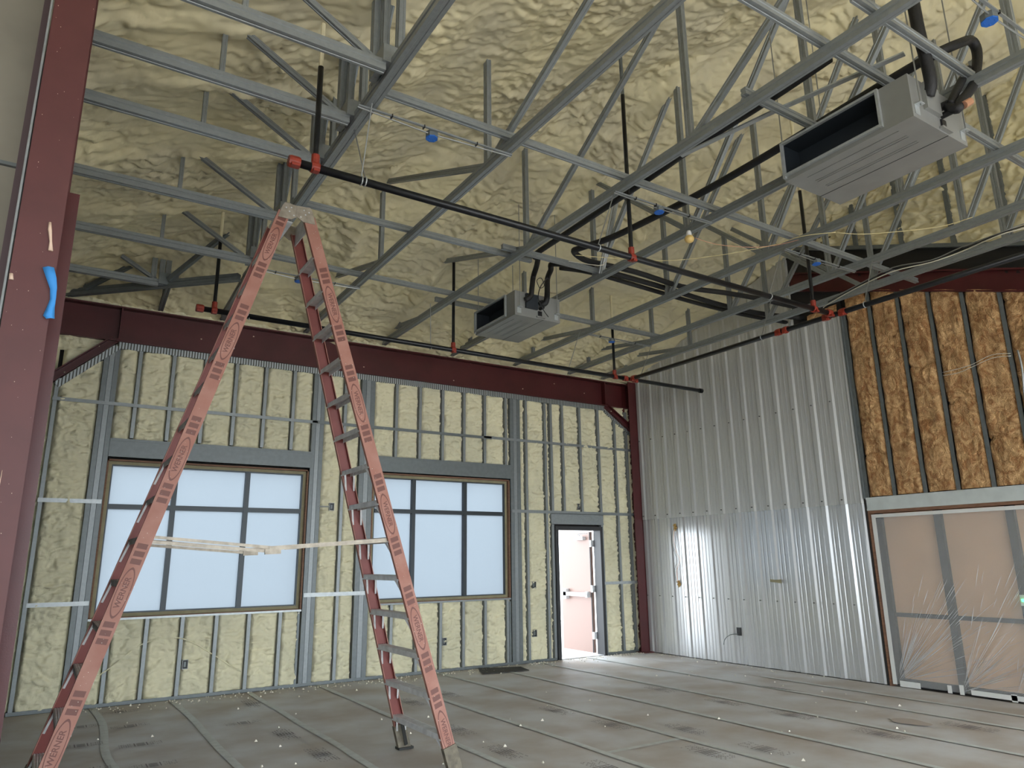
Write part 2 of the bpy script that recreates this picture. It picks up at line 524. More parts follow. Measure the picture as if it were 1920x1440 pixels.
tag(MB().add([(-0.9, -6.5, 5.6), (-0.9, 10.7, 5.6), (-0.9, 10.7, 8.6), (-0.9, -6.5, 8.6)], [(0, 1, 2, 3)]).add(
    [(-0.9, -6.5, 8.6), (9.95, -6.5, 8.6), (9.95, 10.7, 8.6), (-0.9, 10.7, 8.6)], [(0, 1, 2, 3)]).build('trim_2', 'cavity'), kind='structure')

# unseen annex on the left and rear header, added to block and shape daylight
tag(MB().box(-3.3, -3.2, -6.5, 4.4, 3.4, 5.7).box(-3.3, -3.2, -1.5, 4.4, -0.02, 3.4).box(-3.3, -0.6, -6.5, 4.4, 5.6, 5.7).box(-3.3, 9.9, -6.6, -6.5, 4.2, 8.6).build('daylight_blocker', 'grey_board'), kind='structure')

# ------------------------------------------------------------------ window wall
wb = struct('wall_back', (0, YW, 0))
# outer sheathing with openings
sh = MB()
YO = (10.52, 10.56)
for x0, x1, z0, z1 in [(-0.9, 0.54, -0.02, 5.3), (0.54, 3.11, -0.02, 1.0), (0.54, 3.11, 2.95, 5.3), (3.11, 4.09, -0.02, 5.3), (4.09, 6.56, -0.02, 1.02),
                       (4.09, 6.56, 2.97, 5.3), (6.56, 7.48, -0.02, 5.3), (7.48, 8.53, 2.2, 5.3), (8.53, 9.95, -0.02, 5.3)]:
    sh.box(x0, x1, YO[0], YO[1], z0, z1)
sh.build('sheathing', 'cavity', wb)

def stud(x, z0, z1, w=0.044, m='galv', name='stud', y=YW):
    e = 0.004
    mb = MB()
    # C stud: face flange plus returned lips
    mb.box(x - w / 2, x + w / 2, y, y + e, z0, z1)
    mb.box(x - w / 2, x - w / 2 + e, y + e, y + 0.092, z0, z1)
    mb.box(x + w / 2 - 0.014, x + w / 2, y + e, y + 0.014, z0, z1)
    return mb.build(name, m, wb)

ZT = 4.42
full = [-0.11, 3.62, 6.92, 7.33, 8.96, 9.25]
stacks = [(0.36, 0.54), (3.12, 3.30), (3.87, 4.09), (6.58, 6.79)]
for x in full: stud(x, 0.03, ZT if x > 0 else 3.95)
for a, b in stacks:
    n = 3
    w = (b - a) / n - 0.004
    for k in range(n):
        stud(a + (b - a) * (k + 0.5) / n, 0.03, ZT, w, 'galv_dark' if k != 1 else 'galv')
    
w1 = [0.78, 1.19, 1.60, 2.01, 2.42, 2.83]
w2 = [4.46, 4.87, 5.28, 5.68, 6.08, 6.50]
for x in w1 + w2:
    stud(x, 3.23, ZT)
    stud(x, 0.04, 0.985 if x < 4 else 1.01)
stud(7.45, 0.03, 2.24, 0.05)
stud(7.46, 2.44, ZT, 0.05)
stud(8.555, 0.03, ZT, 0.05)
for x in (7.72, 8.12): stud(x, 2.44, ZT)
for x in (6.52, 3.08, 0.60): stud(x if x != 6.52 else 6.545, 0.03, 0.985, 0.03, 'galv_dark')
# tracks, headers, sills, straps
def wbox(name, x0, x1, z0, z1, m, y0=YW - 0.006, y1=YW + 0.09):
    return MB().box(x0, x1, y0, y1, z0, z1).build(name, m, wb)
for x0, x1 in ((-0.15, 7.47), (8.52, 9.3)):
    wbox('bottom_track', x0, x1, 0.005, 0.045, 'galv_dark')
def header(x0, x1, z0, z1, m='galv_dark'):
    mb = MB().box(x0, x1, YW - 0.008, YW + 0.1, z0, z1)
    mb.box(x0, x1, YW - 0.016, YW - 0.008, z0, z0 + 0.03)
    mb.box(x0, x1, YW - 0.016, YW - 0.008, z1 - 0.03, z1)
    return mb.build('header', m, wb)
header(0.54, 3.13, 2.98, 3.215)
header(4.09, 6.58, 2.99, 3.225)
header(7.41, 8.58, 2.245, 2.44, 'galv')
wbox('sill_track', 0.54, 3.11, 0.985, 1.01, 'galv_bright', YW - 0.01)
wbox('sill_track', 4.09, 6.56, 1.015, 1.04, 'galv', YW - 0.01)
def strap(x0, x1, z, hgt=0.045, m='galv'):
    mb = MB().box(x0, x1, YW - 0.012, YW - 0.004, z - hgt / 2, z + hgt / 2)
    mb.box(x0, x1, YW - 0.016, YW - 0.012, z - hgt / 2, z - hgt / 2 + 0.008)
    return mb.build('strap', m, wb)
strap(-0.14, 3.2, 3.66); strap(3.12, 6.2, 3.665, m='galv_dark'); strap(6.05, 9.33, 3.672)
strap(-0.14, 0.53, 2.41, 0.05, 'galv_bright'); strap(-0.1, 0.53, 1.195, 0.05, 'galv_bright'); strap(3.13, 4.03, 1.2, 0.055, 'galv_bright')
strap(6.6, 9.36, 2.45, 0.05); strap(8.5, 9.36, 1.22, 0.05, 'galv_bright')
# slotted deflection track below the beam and along the knee braces
mb = MB().box(0.5, 8.72, YW - 0.014, YW + 0.09, 4.40, 4.487)
mb.build('slotted_track', 'slots', wb)
mb = MB().bar((-0.12, YW + 0.03, 3.83), (0.5, YW + 0.03, 4.42), 0.09, 0.075, (0, 0, 1))
mb.build('slotted_track', 'slots', wb)
MB().bar((8.72, YW + 0.03, 4.40), (9.38, YW + 0.03, 3.96), 0.09, 0.05, (0, 0, 1)).build('slotted_track', 'slots', wb)

def foam_panel(x0, x1, z0, z1, k, top=None):
    d = 0.016
    nx, nz = max(6, int((x1 - x0) / d)), max(8, int((z1 - z0) / d))
    U, V = np.meshgrid(np.linspace(0, 1, nx), np.linspace(0, 1, nz))
    Xg, Zg = x0 + U * (x1 - x0), z0 + V * (z1 - z0)
    e = np.minimum(U, 1 - U) * (x1 - x0)
    ez = np.minimum(V, 1 - V) * (z1 - z0)
    rag = 0.012 * pn(Zg * 9 + k * 3.1, Xg * 2)
    edge = np.clip((np.minimum(e, ez + 0.02) + rag) / 0.035, 0, 1)
    edge = edge * edge * (3 - 2 * edge)
    h = foam_h(Xg, Zg, k * 1.37, 4.2, 9.5) * 0.060 + 0.02 * pn(Xg * 2 + k, Zg * 1.6)
    Yg = YW + 0.080 - (0.036 + h) * edge
    grid_obj('foam_panel', np.stack([Xg, Yg, Zg], -1), 'foam_wall', wb)
def bays(mem, z0, z1, k0):
    for i in range(len(mem) - 1):
        a, b = mem[i][1], mem[i + 1][0]
        if b - a > 0.03:
            foam_panel(a, b, z0, z1, k0 + i)
h_ = 0.022
bays([(-0.4, -0.22), (-0.11 - h_, -0.11 + h_), (0.36, 0.54)], 0.02, 4.5, 1)
bays([(0.36, 0.54)] + [(x - h_, x + h_) for x in w1] + [(3.12, 3.3)], 3.22, 4.42, 10)
bays([(0.36, 0.54)] + [(x - h_, x + h_) for x in w1] + [(3.12, 3.3)], 0.03, 0.99, 20)
bays([(3.12, 3.3), (3.62 - h_, 3.62 + h_), (3.87, 4.09)], 0.03, 4.42, 30)
bays([(3.87, 4.09)] + [(x - h_, x + h_) for x in w2] + [(6.58, 6.79)], 3.23, 4.42, 40)
bays([(3.87, 4.09)] + [(x - h_, x + h_) for x in w2] + [(6.58, 6.79)], 0.03, 1.02, 50)
bays([(6.58, 6.79), (6.92 - h_, 6.92 + h_), (7.33 - h_, 7.33 + h_), (7.425, 7.475)], 0.03, 4.42, 60)
bays([(7.425, 7.475), (7.72 - h_, 7.72 + h_), (8.12 - h_, 8.12 + h_), (8.53, 8.58)], 2.44, 4.42, 70)
bays([(8.53, 8.58), (8.96 - h_, 8.96 + h_), (9.25 - h_, 9.25 + h_), (9.42, 9.5)], 0.03, 4.5, 80)
# foam strip above and behind the beam
foam_panel(-0.4, 0.5, 4.30, 4.50, 91)
foam_panel(-0.4, 0.5, 4.975, 5.28, 93)
foam_panel(0.45, 9.5, 4.975, 5.32, 92)

# ------------------------------------------------------------------ windows
def window(name, x0, x1, z0, z1, gx, gz):
    w = struct(name, ((x0 + x1) / 2, YW, z0))
    # raw wood jamb boards
    for n, q in (('jamb_board', (x0, x0 + 0.02, z0, z1)), ('jamb_board', (x1 - 0.02, x1, z0, z1)), ('head_board', (x0, x1, z1 - 0.02, z1)), ('sill_board', (x0, x1, z0, z0 + 0.02))):
        MB().box(q[0], q[1], YW + 0.0, YW + 0.2, q[2], q[3]).build(n, 'wood', w)
    f = 0.02
    ya, yb = YW + 0.07, YW + 0.13
    fw = 0.055
    X0, X1, Z0_, Z1_ = x0 + f, x1 - f, z0 + f, z1 - f
    mb = MB()
    mb.box(X0, X0 + fw, ya, yb, Z0_, Z1_); mb.box(X1 - fw, X1, ya, yb, Z0_, Z1_)
    mb.box(X0 + fw, X1 - fw, ya, yb, Z0_, Z0_ + fw); mb.box(X0 + fw, X1 - fw, ya, yb, Z1_ - fw, Z1_)
    mb.build('window_frame', 'bronze', w)
    # masking tape run around the inside edge of the frame
    t = 0.04
    for q in ((X0, X0 + t, Z0_, Z1_), (X1 - t, X1, Z0_, Z1_), (X0 + t, X1 - t, Z0_, Z0_ + t), (X0 + t, X1 - t, Z1_ - t, Z1_)):
        MB().box(q[0], q[1], ya - 0.005, ya - 0.001, q[2], q[3]).build('masking_tape', 'tape_tan', w)
    xsn = [X0 + fw] + gx + [X1 - fw]
    zsn = [Z0_ + fw, gz, Z1_ - fw]
    for g_ in gx:
        MB().box(g_ - 0.03, g_ + 0.03, ya - 0.02, yb, Z0_ + fw, Z1_ - fw).build('mullion', 'bronze', w)
    for i in range(len(xsn) - 1):
        a = xsn[i] + (0.03 if i else 0)
        b = xsn[i + 1] - (0.03 if i < len(xsn) - 2 else 0)
        MB().box(a, b, ya - 0.016, yb, gz - 0.03, gz + 0.03).build('transom_bar', 'bronze', w)
        for j in range(2):
            c0 = zsn[j] + (0.03 if j else 0)
            c1 = zsn[j + 1] - (0.03 if j == 0 else 0)
            MB().box(a, b, YW + 0.115, YW + 0.118, c0, c1).build('pane', 'film', w)
    return w
window('window_1', 0.54, 3.11, 1.0, 2.95, [1.36, 2.28], 2.36)
window('window_2', 4.09, 6.56, 1.03, 2.97, [4.81, 5.73], 2.40)

# ------------------------------------------------------------------ door standing open outwards
dr = struct('door_1', (8.0, YW, 0))
MB().box(7.48, 7.545, YW - 0.03, YW + 0.17, 0.0, 2.21).build('jamb', 'door_frame', dr)
MB().box(8.475, 8.535, YW - 0.03, YW + 0.17, 0.0, 2.21).build('jamb', 'door_frame', dr)
MB().box(7.545, 8.475, YW - 0.03, YW + 0.17, 2.145, 2.21).build('head', 'door_frame', dr)
MB().box(7.545, 8.475, YW + 0.0, YW + 0.2, 0.0, 0.014).build('threshold', 'alu', dr)
leaf = MB().box(8.44, 8.485, 10.58, 11.49, 0.03, 2.13).build('leaf', 'door_leaf', dr)
MB().box(8.43, 8.435, 10.585, 10.605, 0.03, 2.13).build('edge_strip', 'door_frame', leaf)
for z in (0.32, 1.12, 1.92):
    MB().box(8.425, 8.50, 10.545, 10.60, z - 0.06, z + 0.06).build('hinge', 'alu', leaf)
MB().box(8.36, 8.40, 10.66, 11.36, 0.985, 1.055).build('push_bar', 'white', leaf)
MB().box(8.36, 8.44, 11.27, 11.42, 0.93, 1.11).build('latch_case', 'alu', leaf)
MB().box(8.37, 8.44, 10.64, 10.70, 0.97, 1.07).build('bar_bracket', 'alu', leaf)
mb = MB().box(8.37, 8.44, 10.72, 10.98, 1.99, 2.05)
mb.bar((8.40, 10.85, 2.07), (8.2, 10.62, 2.09), 0.025, 0.012).bar((8.2, 10.62, 2.09), (8.32, 10.5, 2.10), 0.025, 0.012)
mb.build('door_closer', 'alu', leaf)
# pale fence post and rails seen through the doorway
fr = thing('fence_panel', (9.0, 14.5, -0.26), 'pale rail fence outside the open door', 'fence')
for x in (8.0, 9.6, 11.2, 12.8):
    MB().box(x, x + 0.12, 14.5, 14.6, -0.26, 1.5).build('post', 'white', fr)
for z in (0.2, 1.0, 1.3):
    MB().box(7.6, 13.2, 14.53, 14.57, z, z + 0.05).build('rail', 'white', fr)

# ------------------------------------------------------------------ red steel: portal beam, knees, columns
bm = thing('portal_beam', (4.6, YW, 4.49), 'long dark red steel beam running above the two windows', 'beam')
MB().extrude(ibeam(0.24, 0.48, 0.02, 0.014), (-0.2, YW + 0.08, 4.49), (9.42, YW + 0.08, 4.49)).build('i_section', 'red', bm)
for x in (0.5, 8.74):
    MB().box(x - 0.009, x + 0.009, YW - 0.035, YW + 0.07, 4.51, 4.95).build('stiffener', 'red', bm)
for k, (x, z) in enumerate([(1.5, 4.7), (5.5, 4.6), (6.9, 4.62), (7.6, 4.8), (8.3, 4.7), (3.9, 4.62), (2.2, 4.85)]):
    MB().box(x, x + 0.018, YW + 0.067, YW + 0.072, z, z + 0.014).build('foam_speck', 'foam_spot', bm)
for nm, a, b, lb in (('knee_brace', (-0.16, YW - 0.01, 3.87), (0.49, YW - 0.01, 4.48), 'short red diagonal brace under the left end of the beam'),
                     ('knee_brace', (8.70, YW - 0.01, 4.46), (9.40, YW - 0.01, 4.01), 'short red diagonal brace under the right end of the beam')):
    t = thing(nm, a, lb, 'brace', 'knee braces')
    MB().extrude(ibeam(0.13, 0.105, 0.014, 0.012), (a[0], a[1] + 0.01, a[2] - 0.01), (b[0], b[1] + 0.01, b[2] - 0.01)).build('i_section', 'red', t)
    MB().bar((b[0] - 0.03, b[1] + 0.01, b[2] + 0.03), (b[0] + 0.03, b[1] + 0.01, b[2] + 0.03), 0.13, 0.016).build('end_plate', 'red', t)
t = thing('steel_column', (9.34, YW - 0.05, 0), 'red steel column in the far corner beside the metal panel wall', 'column', 'red steel columns')
MB().extrude(ibeam(0.2, 0.2, 0.016, 0.012), (9.34, YW - 0.13, 0), (9.34, YW - 0.13, 5.0), (0, 1, 0)).build('i_section', 'red', t)
MB().box(9.22, 9.44, YW - 0.24, YW + 0.09, 0.0, 0.02).build('base_plate', 'red', t)
t = thing('steel_column', (-0.28, YW - 0.05, 0), 'dark red steel column at the left end of the window wall', 'column', 'red steel columns')
MB().extrude(ibeam(0.2, 0.2, 0.016, 0.012), (-0.30, YW - 0.03, 0), (-0.30, YW - 0.03, 5.0), (0, 1, 0)).build('i_section', 'red', t)
MB().box(-0.42, -0.17, YW - 0.05, YW + 0.09, 0.0, 0.02).build('base_plate', 'red', t)

# near column on the left with blue tape
t = thing('steel_column', (-0.2, 4.1, 0), 'tall red steel column close on the left, specked with foam', 'column', 'red steel columns')
MB().box(-0.30, -0.115, 4.0, 4.016, 0, 8.0).build('front_flange', 'red_near', t)
MB().box(-0.215, -0.203, 4.016, 4.30, 0, 8.0).build('web', 'red_near', t)
MB().box(-0.30, -0.115, 4.30, 4.316, 0, 8.0).build('rear_flange', 'red_near', t)
MB().box(-0.125, -0.066, 4.29, 4.30, 0, 3.62).build('side_plate', 'red', t)  # darker red than the flanges: shade on this side put into the colour
MB().tube([(-0.312, 4.02, 0), (-0.312, 4.02, 8.0)], 0.006, 8).build('edge_conduit', 'galv_bright', t)
rnd = random.Random(11)
mb = MB()
for k in range(46):
    x, z = rnd.uniform(-0.29, -0.125), rnd.uniform(0.8, 4.6)
    s = rnd.uniform(0.0012, 0.003)
    mb.box(x, x + s, 3.997, 4.0, z, z + s)
mb.build('foam_specks', 'foam_spot', t)['kind'] = 'stuff'
for pts, rs in (([(-0.170, 3.996, 3.30), (-0.166, 3.99, 3.26), (-0.155, 3.994, 3.20), (-0.150, 3.99, 3.15)], [0.006, 0.009, 0.006, 0.011]),
                ([(-0.205, 3.996, 2.06), (-0.207, 3.994, 1.97), (-0.210, 3.994, 1.89), (-0.213, 3.99, 1.85)], [0.001, 0.002, 0.004, 0.010]),
                ([(-0.292, 3.996, 3.0), (-0.288, 3.992, 2.97)], [0.008, 0.010])):
    MB().tube(pts, rs, 8).build('foam_drip', 'foam_spot', t, True)
P = []
for i, (xa, xb, z) in enumerate([(-0.172, -0.125, 3.055), (-0.150, -0.108, 3.00), (-0.128, -0.100, 2.95), (-0.122, -0.098, 2.90), (-0.132, -0.098, 2.85), (-0.140, -0.094, 2.81), (-0.125, -0.092, 2.795)]):
    P.append([(xa, 3.985 - 0.008 * math.sin(i * 1.3), z), ((xa + xb) / 2, 3.978 - 0.006 * math.sin(i * 1.3 + 1), z + 0.006), (xb, 3.982 - 0.01 * math.sin(i), z + 0.008)])
P = np.array(P)
o = grid_obj('painters_tape', P, 'tape_blue')
md = o.modifiers.new('thickness', 'SOLIDIFY'); md.thickness = 0.001
tag(o, 'loose strip of blue tape hanging on the near red column', 'tape')

# grey boarded partition left of the near column
wl = struct('wall_left', (-1.0, 4.35, 0))
MB().box(-3.0, -0.375, 4.40, 4.47, 0.0, 3.74).build('wall_board', 'grey_board', wl)
MB().box(-3.0, -0.365, 4.38, 4.47, 3.76, 5.6).build('wall_board', 'grey_board', wl)
MB().box(-3.0, -0.37, 4.375, 4.47, 3.74, 3.76).build('joint_trim', 'galv_dark', wl)
MB().box(-0.375, -0.335, 4.36, 4.372, 0, 5.6).build('corner_strip', 'purple', wl)
MB().bar((-0.325, 4.55, 3.4), (-0.31, 4.55, 5.6), 0.05, 0.09, (0, 1, 0)).build('stud', 'galv_dark', wl)
MB().box(-0.52, -0.46, 4.47, 10.5, -0.02, 5.2).build('side_panel', 'cavity', wl)

# ------------------------------------------------------------------ roof trusses
def rz(x, y): return float(roof(np.array(x), np.array(y)))
ORD = ['first', 'second', 'third', 'fourth', 'fifth', 'sixth', 'seventh']
def truss(X, verts, diags, label, m='galv', y0=-1.5):
    t = thing('roof_truss', (X, 5.0, 5.0), label, 'truss', 'roof trusses running towards the window wall')
    MB().extrude(hat(0.062, 0.085), (X, y0, 5.0), (X, 10.33, 5.0)).build('bottom_chord', m, t)
    for y in verts:
        MB().extrude(hat(0.046, 0.06), (X, y - 0.03, 5.05), (X, y - 0.03, rz(X, y) + 0.02), (0, 1, 0)).build('vertical_web', m, t)
    for a, b in diags:
        s = 1 if b > a else -1
        MB().extrude(hat(0.046, 0.055), (X + 0.006, a + 0.05 * s, 5.04), (X + 0.006, b, rz(X, b) + 0.02), (0, 0, 1)).build('diagonal_web', m, t)
    return t
truss(2.93, [7.4, 4.93, 2.4, 9.3], [(7.4, 9.1), (4.93, 7.35), (4.93, 2.3)], 'galvanised truss just right of the ladder top, chord crossing the near sprinkler pipe')
truss(4.19, [9.7, 6.2, 3.7, 1.3], [(9.0, 9.95), (6.2, 8.4), (6.2, 3.75), (3.7, 1.35)], 'galvanised truss passing left of both ceiling units')
nd = [(8.1, 9.65), (6.5, 4.95), (4.9, 6.45), (4.9, 3.35), (3.3, 1.75)]
truss(5.42, [9.7, 8.1, 6.5, 4.93, 3.35, 1.75], nd, 'galvanised truss passing directly over both ceiling units')
truss(6.67, [9.73, 8.1, 6.5, 4.9, 3.3, 1.7], nd, 'galvanised truss just right of the ceiling units')
truss(7.88, [9.73, 8.08, 6.48, 4.9, 3.3, 1.7], nd, 'galvanised truss second from the metal panel wall')
truss(8.68, [9.64, 8.03, 6.46, 4.8, 3.25, 1.7], nd, 'galvanised truss nearest to the metal panel wall')

# hip girder truss, built up of plies
t = thing('hip_girder_truss', (1.70, 5.0, 5.0), 'doubled girder truss behind the ladder top, with clustered uprights', 'truss')
MB().extrude(hat(0.085, 0.095), (1.70, -1.5, 5.0), (1.70, 8.72, 5.0)).build('bottom_chord', 'galv', t)
MB().extrude(hat(0.075, 0.09), (1.70, 8.72, 5.0), (1.75, 10.33, 4.99)).build('bottom_chord', 'galv', t)
for y in JKY[:5]:
    for dx, dy in ((-0.075, 0.16), (-0.03, 0.08), (0.035, -0.05)):
        MB().extrude(hat(0.05, 0.065), (1.70 + dx, y + dy, 5.06), (1.70 + dx, y + dy, rz(1.70, min(y, 8.2)) + 0.05), (0, 1, 0)).build('vertical_web', 'galv', t)
    MB().extrude(hat(0.045, 0.055), (1.72, y + 0.45, 5.07), (1.72, y + 0.12, rz(1.7, min(y, 8.2))), (0, 0, 1)).build('diagonal_web', 'galv_dark', t)
    MB().box(1.60, 1.745, y - 0.05, y + 0.16, 5.06, 5.20).build('gusset_plate', 'galv', t)

# jack trusses between the left wall and the girder
for i, y in enumerate(JKY):
    lb = ['nearest of the short jack trusses spanning left of the ladder top', 'second nearest short jack truss left of the girder', 'third nearest short jack truss left of the girder',
          'fourth nearest short jack truss, ending just left of the ladder top', 'fifth short jack truss, ending at the ladder left rail', 'shortest jack truss at the left above the beam, with a bolted plate'][i]
    x1 = 1.63 if i < 5 else 0.80
    t = thing('jack_truss', (0.7, y, 5.0), lb, 'truss', 'short jack trusses left of the girder')
    MB().extrude(hat(0.06, 0.085), (-0.45, y, 5.0), (x1, y, 5.0)).build('bottom_chord', 'galv', t)
    if i < 5:
        MB().extrude(hat(0.035, 0.05), (0.68, y + 0.02, 5.06), (0.68, y + 0.02, rz(0.68, y) + 0.09), (0, 1, 0)).build('vertical_web', 'galv', t)
        MB().extrude(hat(0.04, 0.045), (1.52, y, 5.06), (0.78, y, rz(0.78, y) + 0.10), (0, 0, 1)).build('diagonal_web', 'galv', t)
    else:
        MB().extrude(hat(0.04, 0.045), (0.76, y, 5.06), (0.36, y, 5.29), (0, 0, 1)).build('diagonal_web', 'galv', t)
        for dx in (0.0, 0.09, 0.16):
            MB().extrude(hat(0.06, 0.05), (0.74 + dx, y - 0.02, 5.02), (0.74 + dx, y - 0.02, 5.36), (0, 1, 0)).build('vertical_web', 'galv', t)
        MB().box(0.80, 1.02, y - 0.06, y - 0.05, 5.02, 5.17).build('gusset_plate', 'galv_dark', t)
# hip rafter truss running diagonally into the corner
t = thing('hip_truss', (0.7, 9.5, 5.0), 'diagonal hip truss running to the left corner above the beam', 'truss')
MB().extrude(hat(0.07, 0.09), (-0.2, 10.42, 5.0), (1.62, 8.70, 5.0)).build('bottom_chord', 'galv_dark', t)
MB().extrude(hat(0.05, 0.06), (0.05, 10.12, 5.04), (0.62, 9.58, 5.36), (0, 0, 1)).build('diagonal_web', 'galv_dark', t)
MB().extrude(hat(0.05, 0.06), (0.92, 9.28, 5.05), (1.48, 8.75, 5.62), (0, 0, 1)).build('diagonal_web', 'galv_dark', t)
MB().extrude(hat(0.04, 0.05), (0.05, 10.15, 5.05), (0.05, 10.15, 5.2), (0, 1, 0)).build('vertical_web', 'galv_dark', t)
t = thing('jack_truss', (0.95, 9.8, 5.0), 'stub jack truss tucked above the left end of the beam', 'truss')
MB().extrude(hat(0.06, 0.08), (0.92, 9.4, 5.0), (0.95, 10.33, 4.99)).build('bottom_chord', 'galv_dark', t)
MB().extrude(hat(0.04, 0.05), (0.93, 9.9, 5.05), (0.93, 9.9, 5.2), (0, 1, 0)).build('vertical_web', 'galv_dark', t)

# lateral bridging resting on the bottom chords
for lb, y, x0, x1 in (('bridging channel carrying the blue boxes above the near sprinkler pipe', 4.53, 1.66, 9.2),
                      ('bridging channel starting behind the ladder top', 6.57, 1.66, 4.5),
                      ('bridging channel above the back sprinkler pipe', 8.02, 1.66, 8.0),
                      ('bridging channel running over the large ceiling unit', 2.43, 3.2, 9.2),
                      ('short bridging channel at the near end of the large ceiling unit', 2.06, 3.95, 5.5),
                      ('short bridging channel at the far end of the large ceiling unit', 3.08, 4.12, 5.5),
                      ('short bridging channel beside the smaller ceiling unit', 6.42, 4.0, 5.5),
                      ('short bridging channel behind the smaller ceiling unit', 8.32, 4.1, 5.5)):
    t = thing('bridging_channel', ((x0 + x1) / 2, y, 5.087), lb, 'channel', 'bridging channels across the trusses')
    MB().extrude(hat(0.05, 0.06), (x0, y, 5.087), (x1, y, 5.087)).build('channel', 'galv', t)
    for X in TRX:
        if x0 < X < x1:
            MB().box(X - 0.02, X + 0.02, y - 0.05, y + 0.05, 5.084, 5.09).build('clip', 'galv_dark', t)
t = thing('loose_strut', (5.42, 6.3, 5.03), 'bright steel strut standing off the truss behind the near sprinkler pipe', 'strut')
MB().extrude(hat(0.05, 0.06), (5.40, 6.33, 5.05), (5.40, 5.97, 5.95), (0, 1, 0)).build('channel', 'galv_bright', t)
t = thing('strap_bar', (4.6, 3.0, 5.13), 'light flat metal bar lying across the trusses left of the large unit', 'bar')
MB().bar((4.42, 4.03, 5.155), (4.58, 3.19, 5.155), 0.05, 0.012).bar((4.58, 3.19, 5.155), (4.82, 2.21, 5.155), 0.05, 0.012).build('bar', 'galv_bright', t)

# ------------------------------------------------------------------ right wall: metal panels, batts, opening
wr = struct('wall_right', (XW, 6.0, 0))
def ptop(y): return np.where(y > 6.58, roof(9.45 + 0 * y, y) + 0.03, 5.10)
def panel(y0, y1, upper, k):
    prof = []
    y = y0
    rib = [9.87 - 0.3135 * j for j in range(-3, 20)]
    brk = {y0: 0.0, y1: 0.0}
    for r in rib:
        for dy, h in ((-0.064, 0), (-0.034, 0.019), (0.03, 0.019), (0.060, 0)):
            if y0 < r + dy < y1: brk[r + dy] = h
        for c in (r - 0.115, r - 0.19):
            for dy, h in ((-0.016, 0), (-0.006, 0.0035), (0.006, 0.0035), (0.016, 0)):
                if y0 < c + dy < y1: brk[c + dy] = h
    for q in (6.575, 6.585):
        if y0 < q < y1 and q not in brk: brk[q] = 0.0
    ks = sorted(brk)
    Yk = np.array(ks); Hk = np.array([brk[q] for q in ks])
    if upper:
        z0, z1 = 2.345 + 0 * Yk, ptop(Yk)
        off = 0.008
    else:
        z0, z1 = 0.012 + 0 * Yk, 2.375 + 0 * Yk
        off = 0.0
    rows = []
    for f in np.linspace(0, 1, 5):
        rows.append(np.stack([XW - off - Hk, Yk, z0 + (z1 - z0) * f], -1))
    return grid_obj('metal_panel', np.stack(rows, 0), 'panel_up' if upper else 'panel', wr, smooth=False)
edges = [5.79, 6.53, 7.47, 8.41, 9.35, 10.33]
for i in range(5):
    panel(edges[i], edges[i + 1], False, i)
    panel(edges[i], edges[i + 1], True, i)
for zr in (0.99, 2.41, 3.83):
    mb = MB()
    for j in range(-1, 13):
        y = 9.87 - 0.3135 * j
        mb.tube([(XW - 0.048, y - 0.002, zr), (XW - 0.028, y - 0.002, zr)], 0.009, 6)
    o = mb.build('screw_row', 'screw', wr)
    o['kind'] = 'stuff'
# corner trims
MB().box(XW - 0.035, XW + 0.02, 5.765, 5.79, 2.4, 5.1).build('edge_trim', 'galv_dark', wr)
MB().box(XW - 0.02, XW + 0.03, 5.765, 5.79, 0.0, 2.4).build('edge_trim', 'cavity', wr)
MB().box(XW - 0.02, XW + 0.1, 5.735, 5.755, 0.0, 2.2).build('edge_trim', 'wood', wr)
MB().box(XW - 0.03, XW + 0.1, 6.60, 6.64, 5.12, 6.25).build('edge_trim', 'panel', wr)
# backing that closes the wall
MB().box(XW + 0.135, XW + 0.17, 1.2, 5.8, -0.02, 2.42).build('backing_board', 'cavity', wr)
MB().box(XW + 0.12, XW + 0.16, -6.5, 10.56, 2.4, 8.4).build('backing_board', 'cavity', wr)
MB().box(XW + 0.03, XW + 0.07, 5.79, 10.56, -0.02, 8.4).build('backing_board', 'cavity', wr)

def rafter_bot(y): return 5.25 - 0.337 * (5.24 - y)
STY = [5.74, 5.355, 4.95, 4.545, 4.14, 3.72, 3.31, 2.905, 2.5, 2.09, 1.68, 1.27, 0.87, 0.46]
for y in STY:
    z1 = rafter_bot(y) + 0.02 if y < 5.7 else 5.1
    mb = MB().box(XW - 0.006, XW, y - 0.022, y + 0.022, 2.41, z1).box(XW, XW + 0.1, y + 0.018, y + 0.022, 2.41, z1).box(XW, XW + 0.015, y - 0.022, y - 0.018, 2.41, z1)
    mb.build('stud', 'galv_dark', wr)
for i in range(len(STY) - 1):
    ya, yb = STY[i + 1] + 0.024, STY[i] - 0.024
    nz = 130
    U, V = np.meshgrid(np.linspace(0, 1, 30), np.linspace(0, 1, nz))
    Yg = ya + U * (yb - ya)
    zt = rafter_bot(Yg) + 0.03
    Zg = 2.42 + V * (zt - 2.42)
    e = np.minimum(U, 1 - U) * (yb - ya)
    rag = 0.016 * pn(Zg * 6 + i * 7.7, Yg * 3)
    edge = np.clip((e + rag) / 0.05, 0, 1) ** 0.6
    h = 0.05 * (0.5 + pn(Yg * 5 + i * 3, Zg * 3.4)) + 0.035 * np.abs(pn(Yg * 13 + i, Zg * 9)) + 0.012 * pn(Yg * 40, Zg * 30 + i)
    seam = np.exp(-(((Zg + 0.03 * np.sin(Yg * 20) - (3.0 + 0.53 * ((i * 7) % 4))) / 0.02) ** 2))
    Xg = XW + 0.035 - (0.02 + h) * edge + 0.035 * seam
    grid_obj('insulation_batt', np.stack([Xg, Yg, Zg], -1), 'insul', wr)
mb = MB().box(XW - 0.012, XW + 0.1, 1.2, 5.76, 2.235, 2.41)
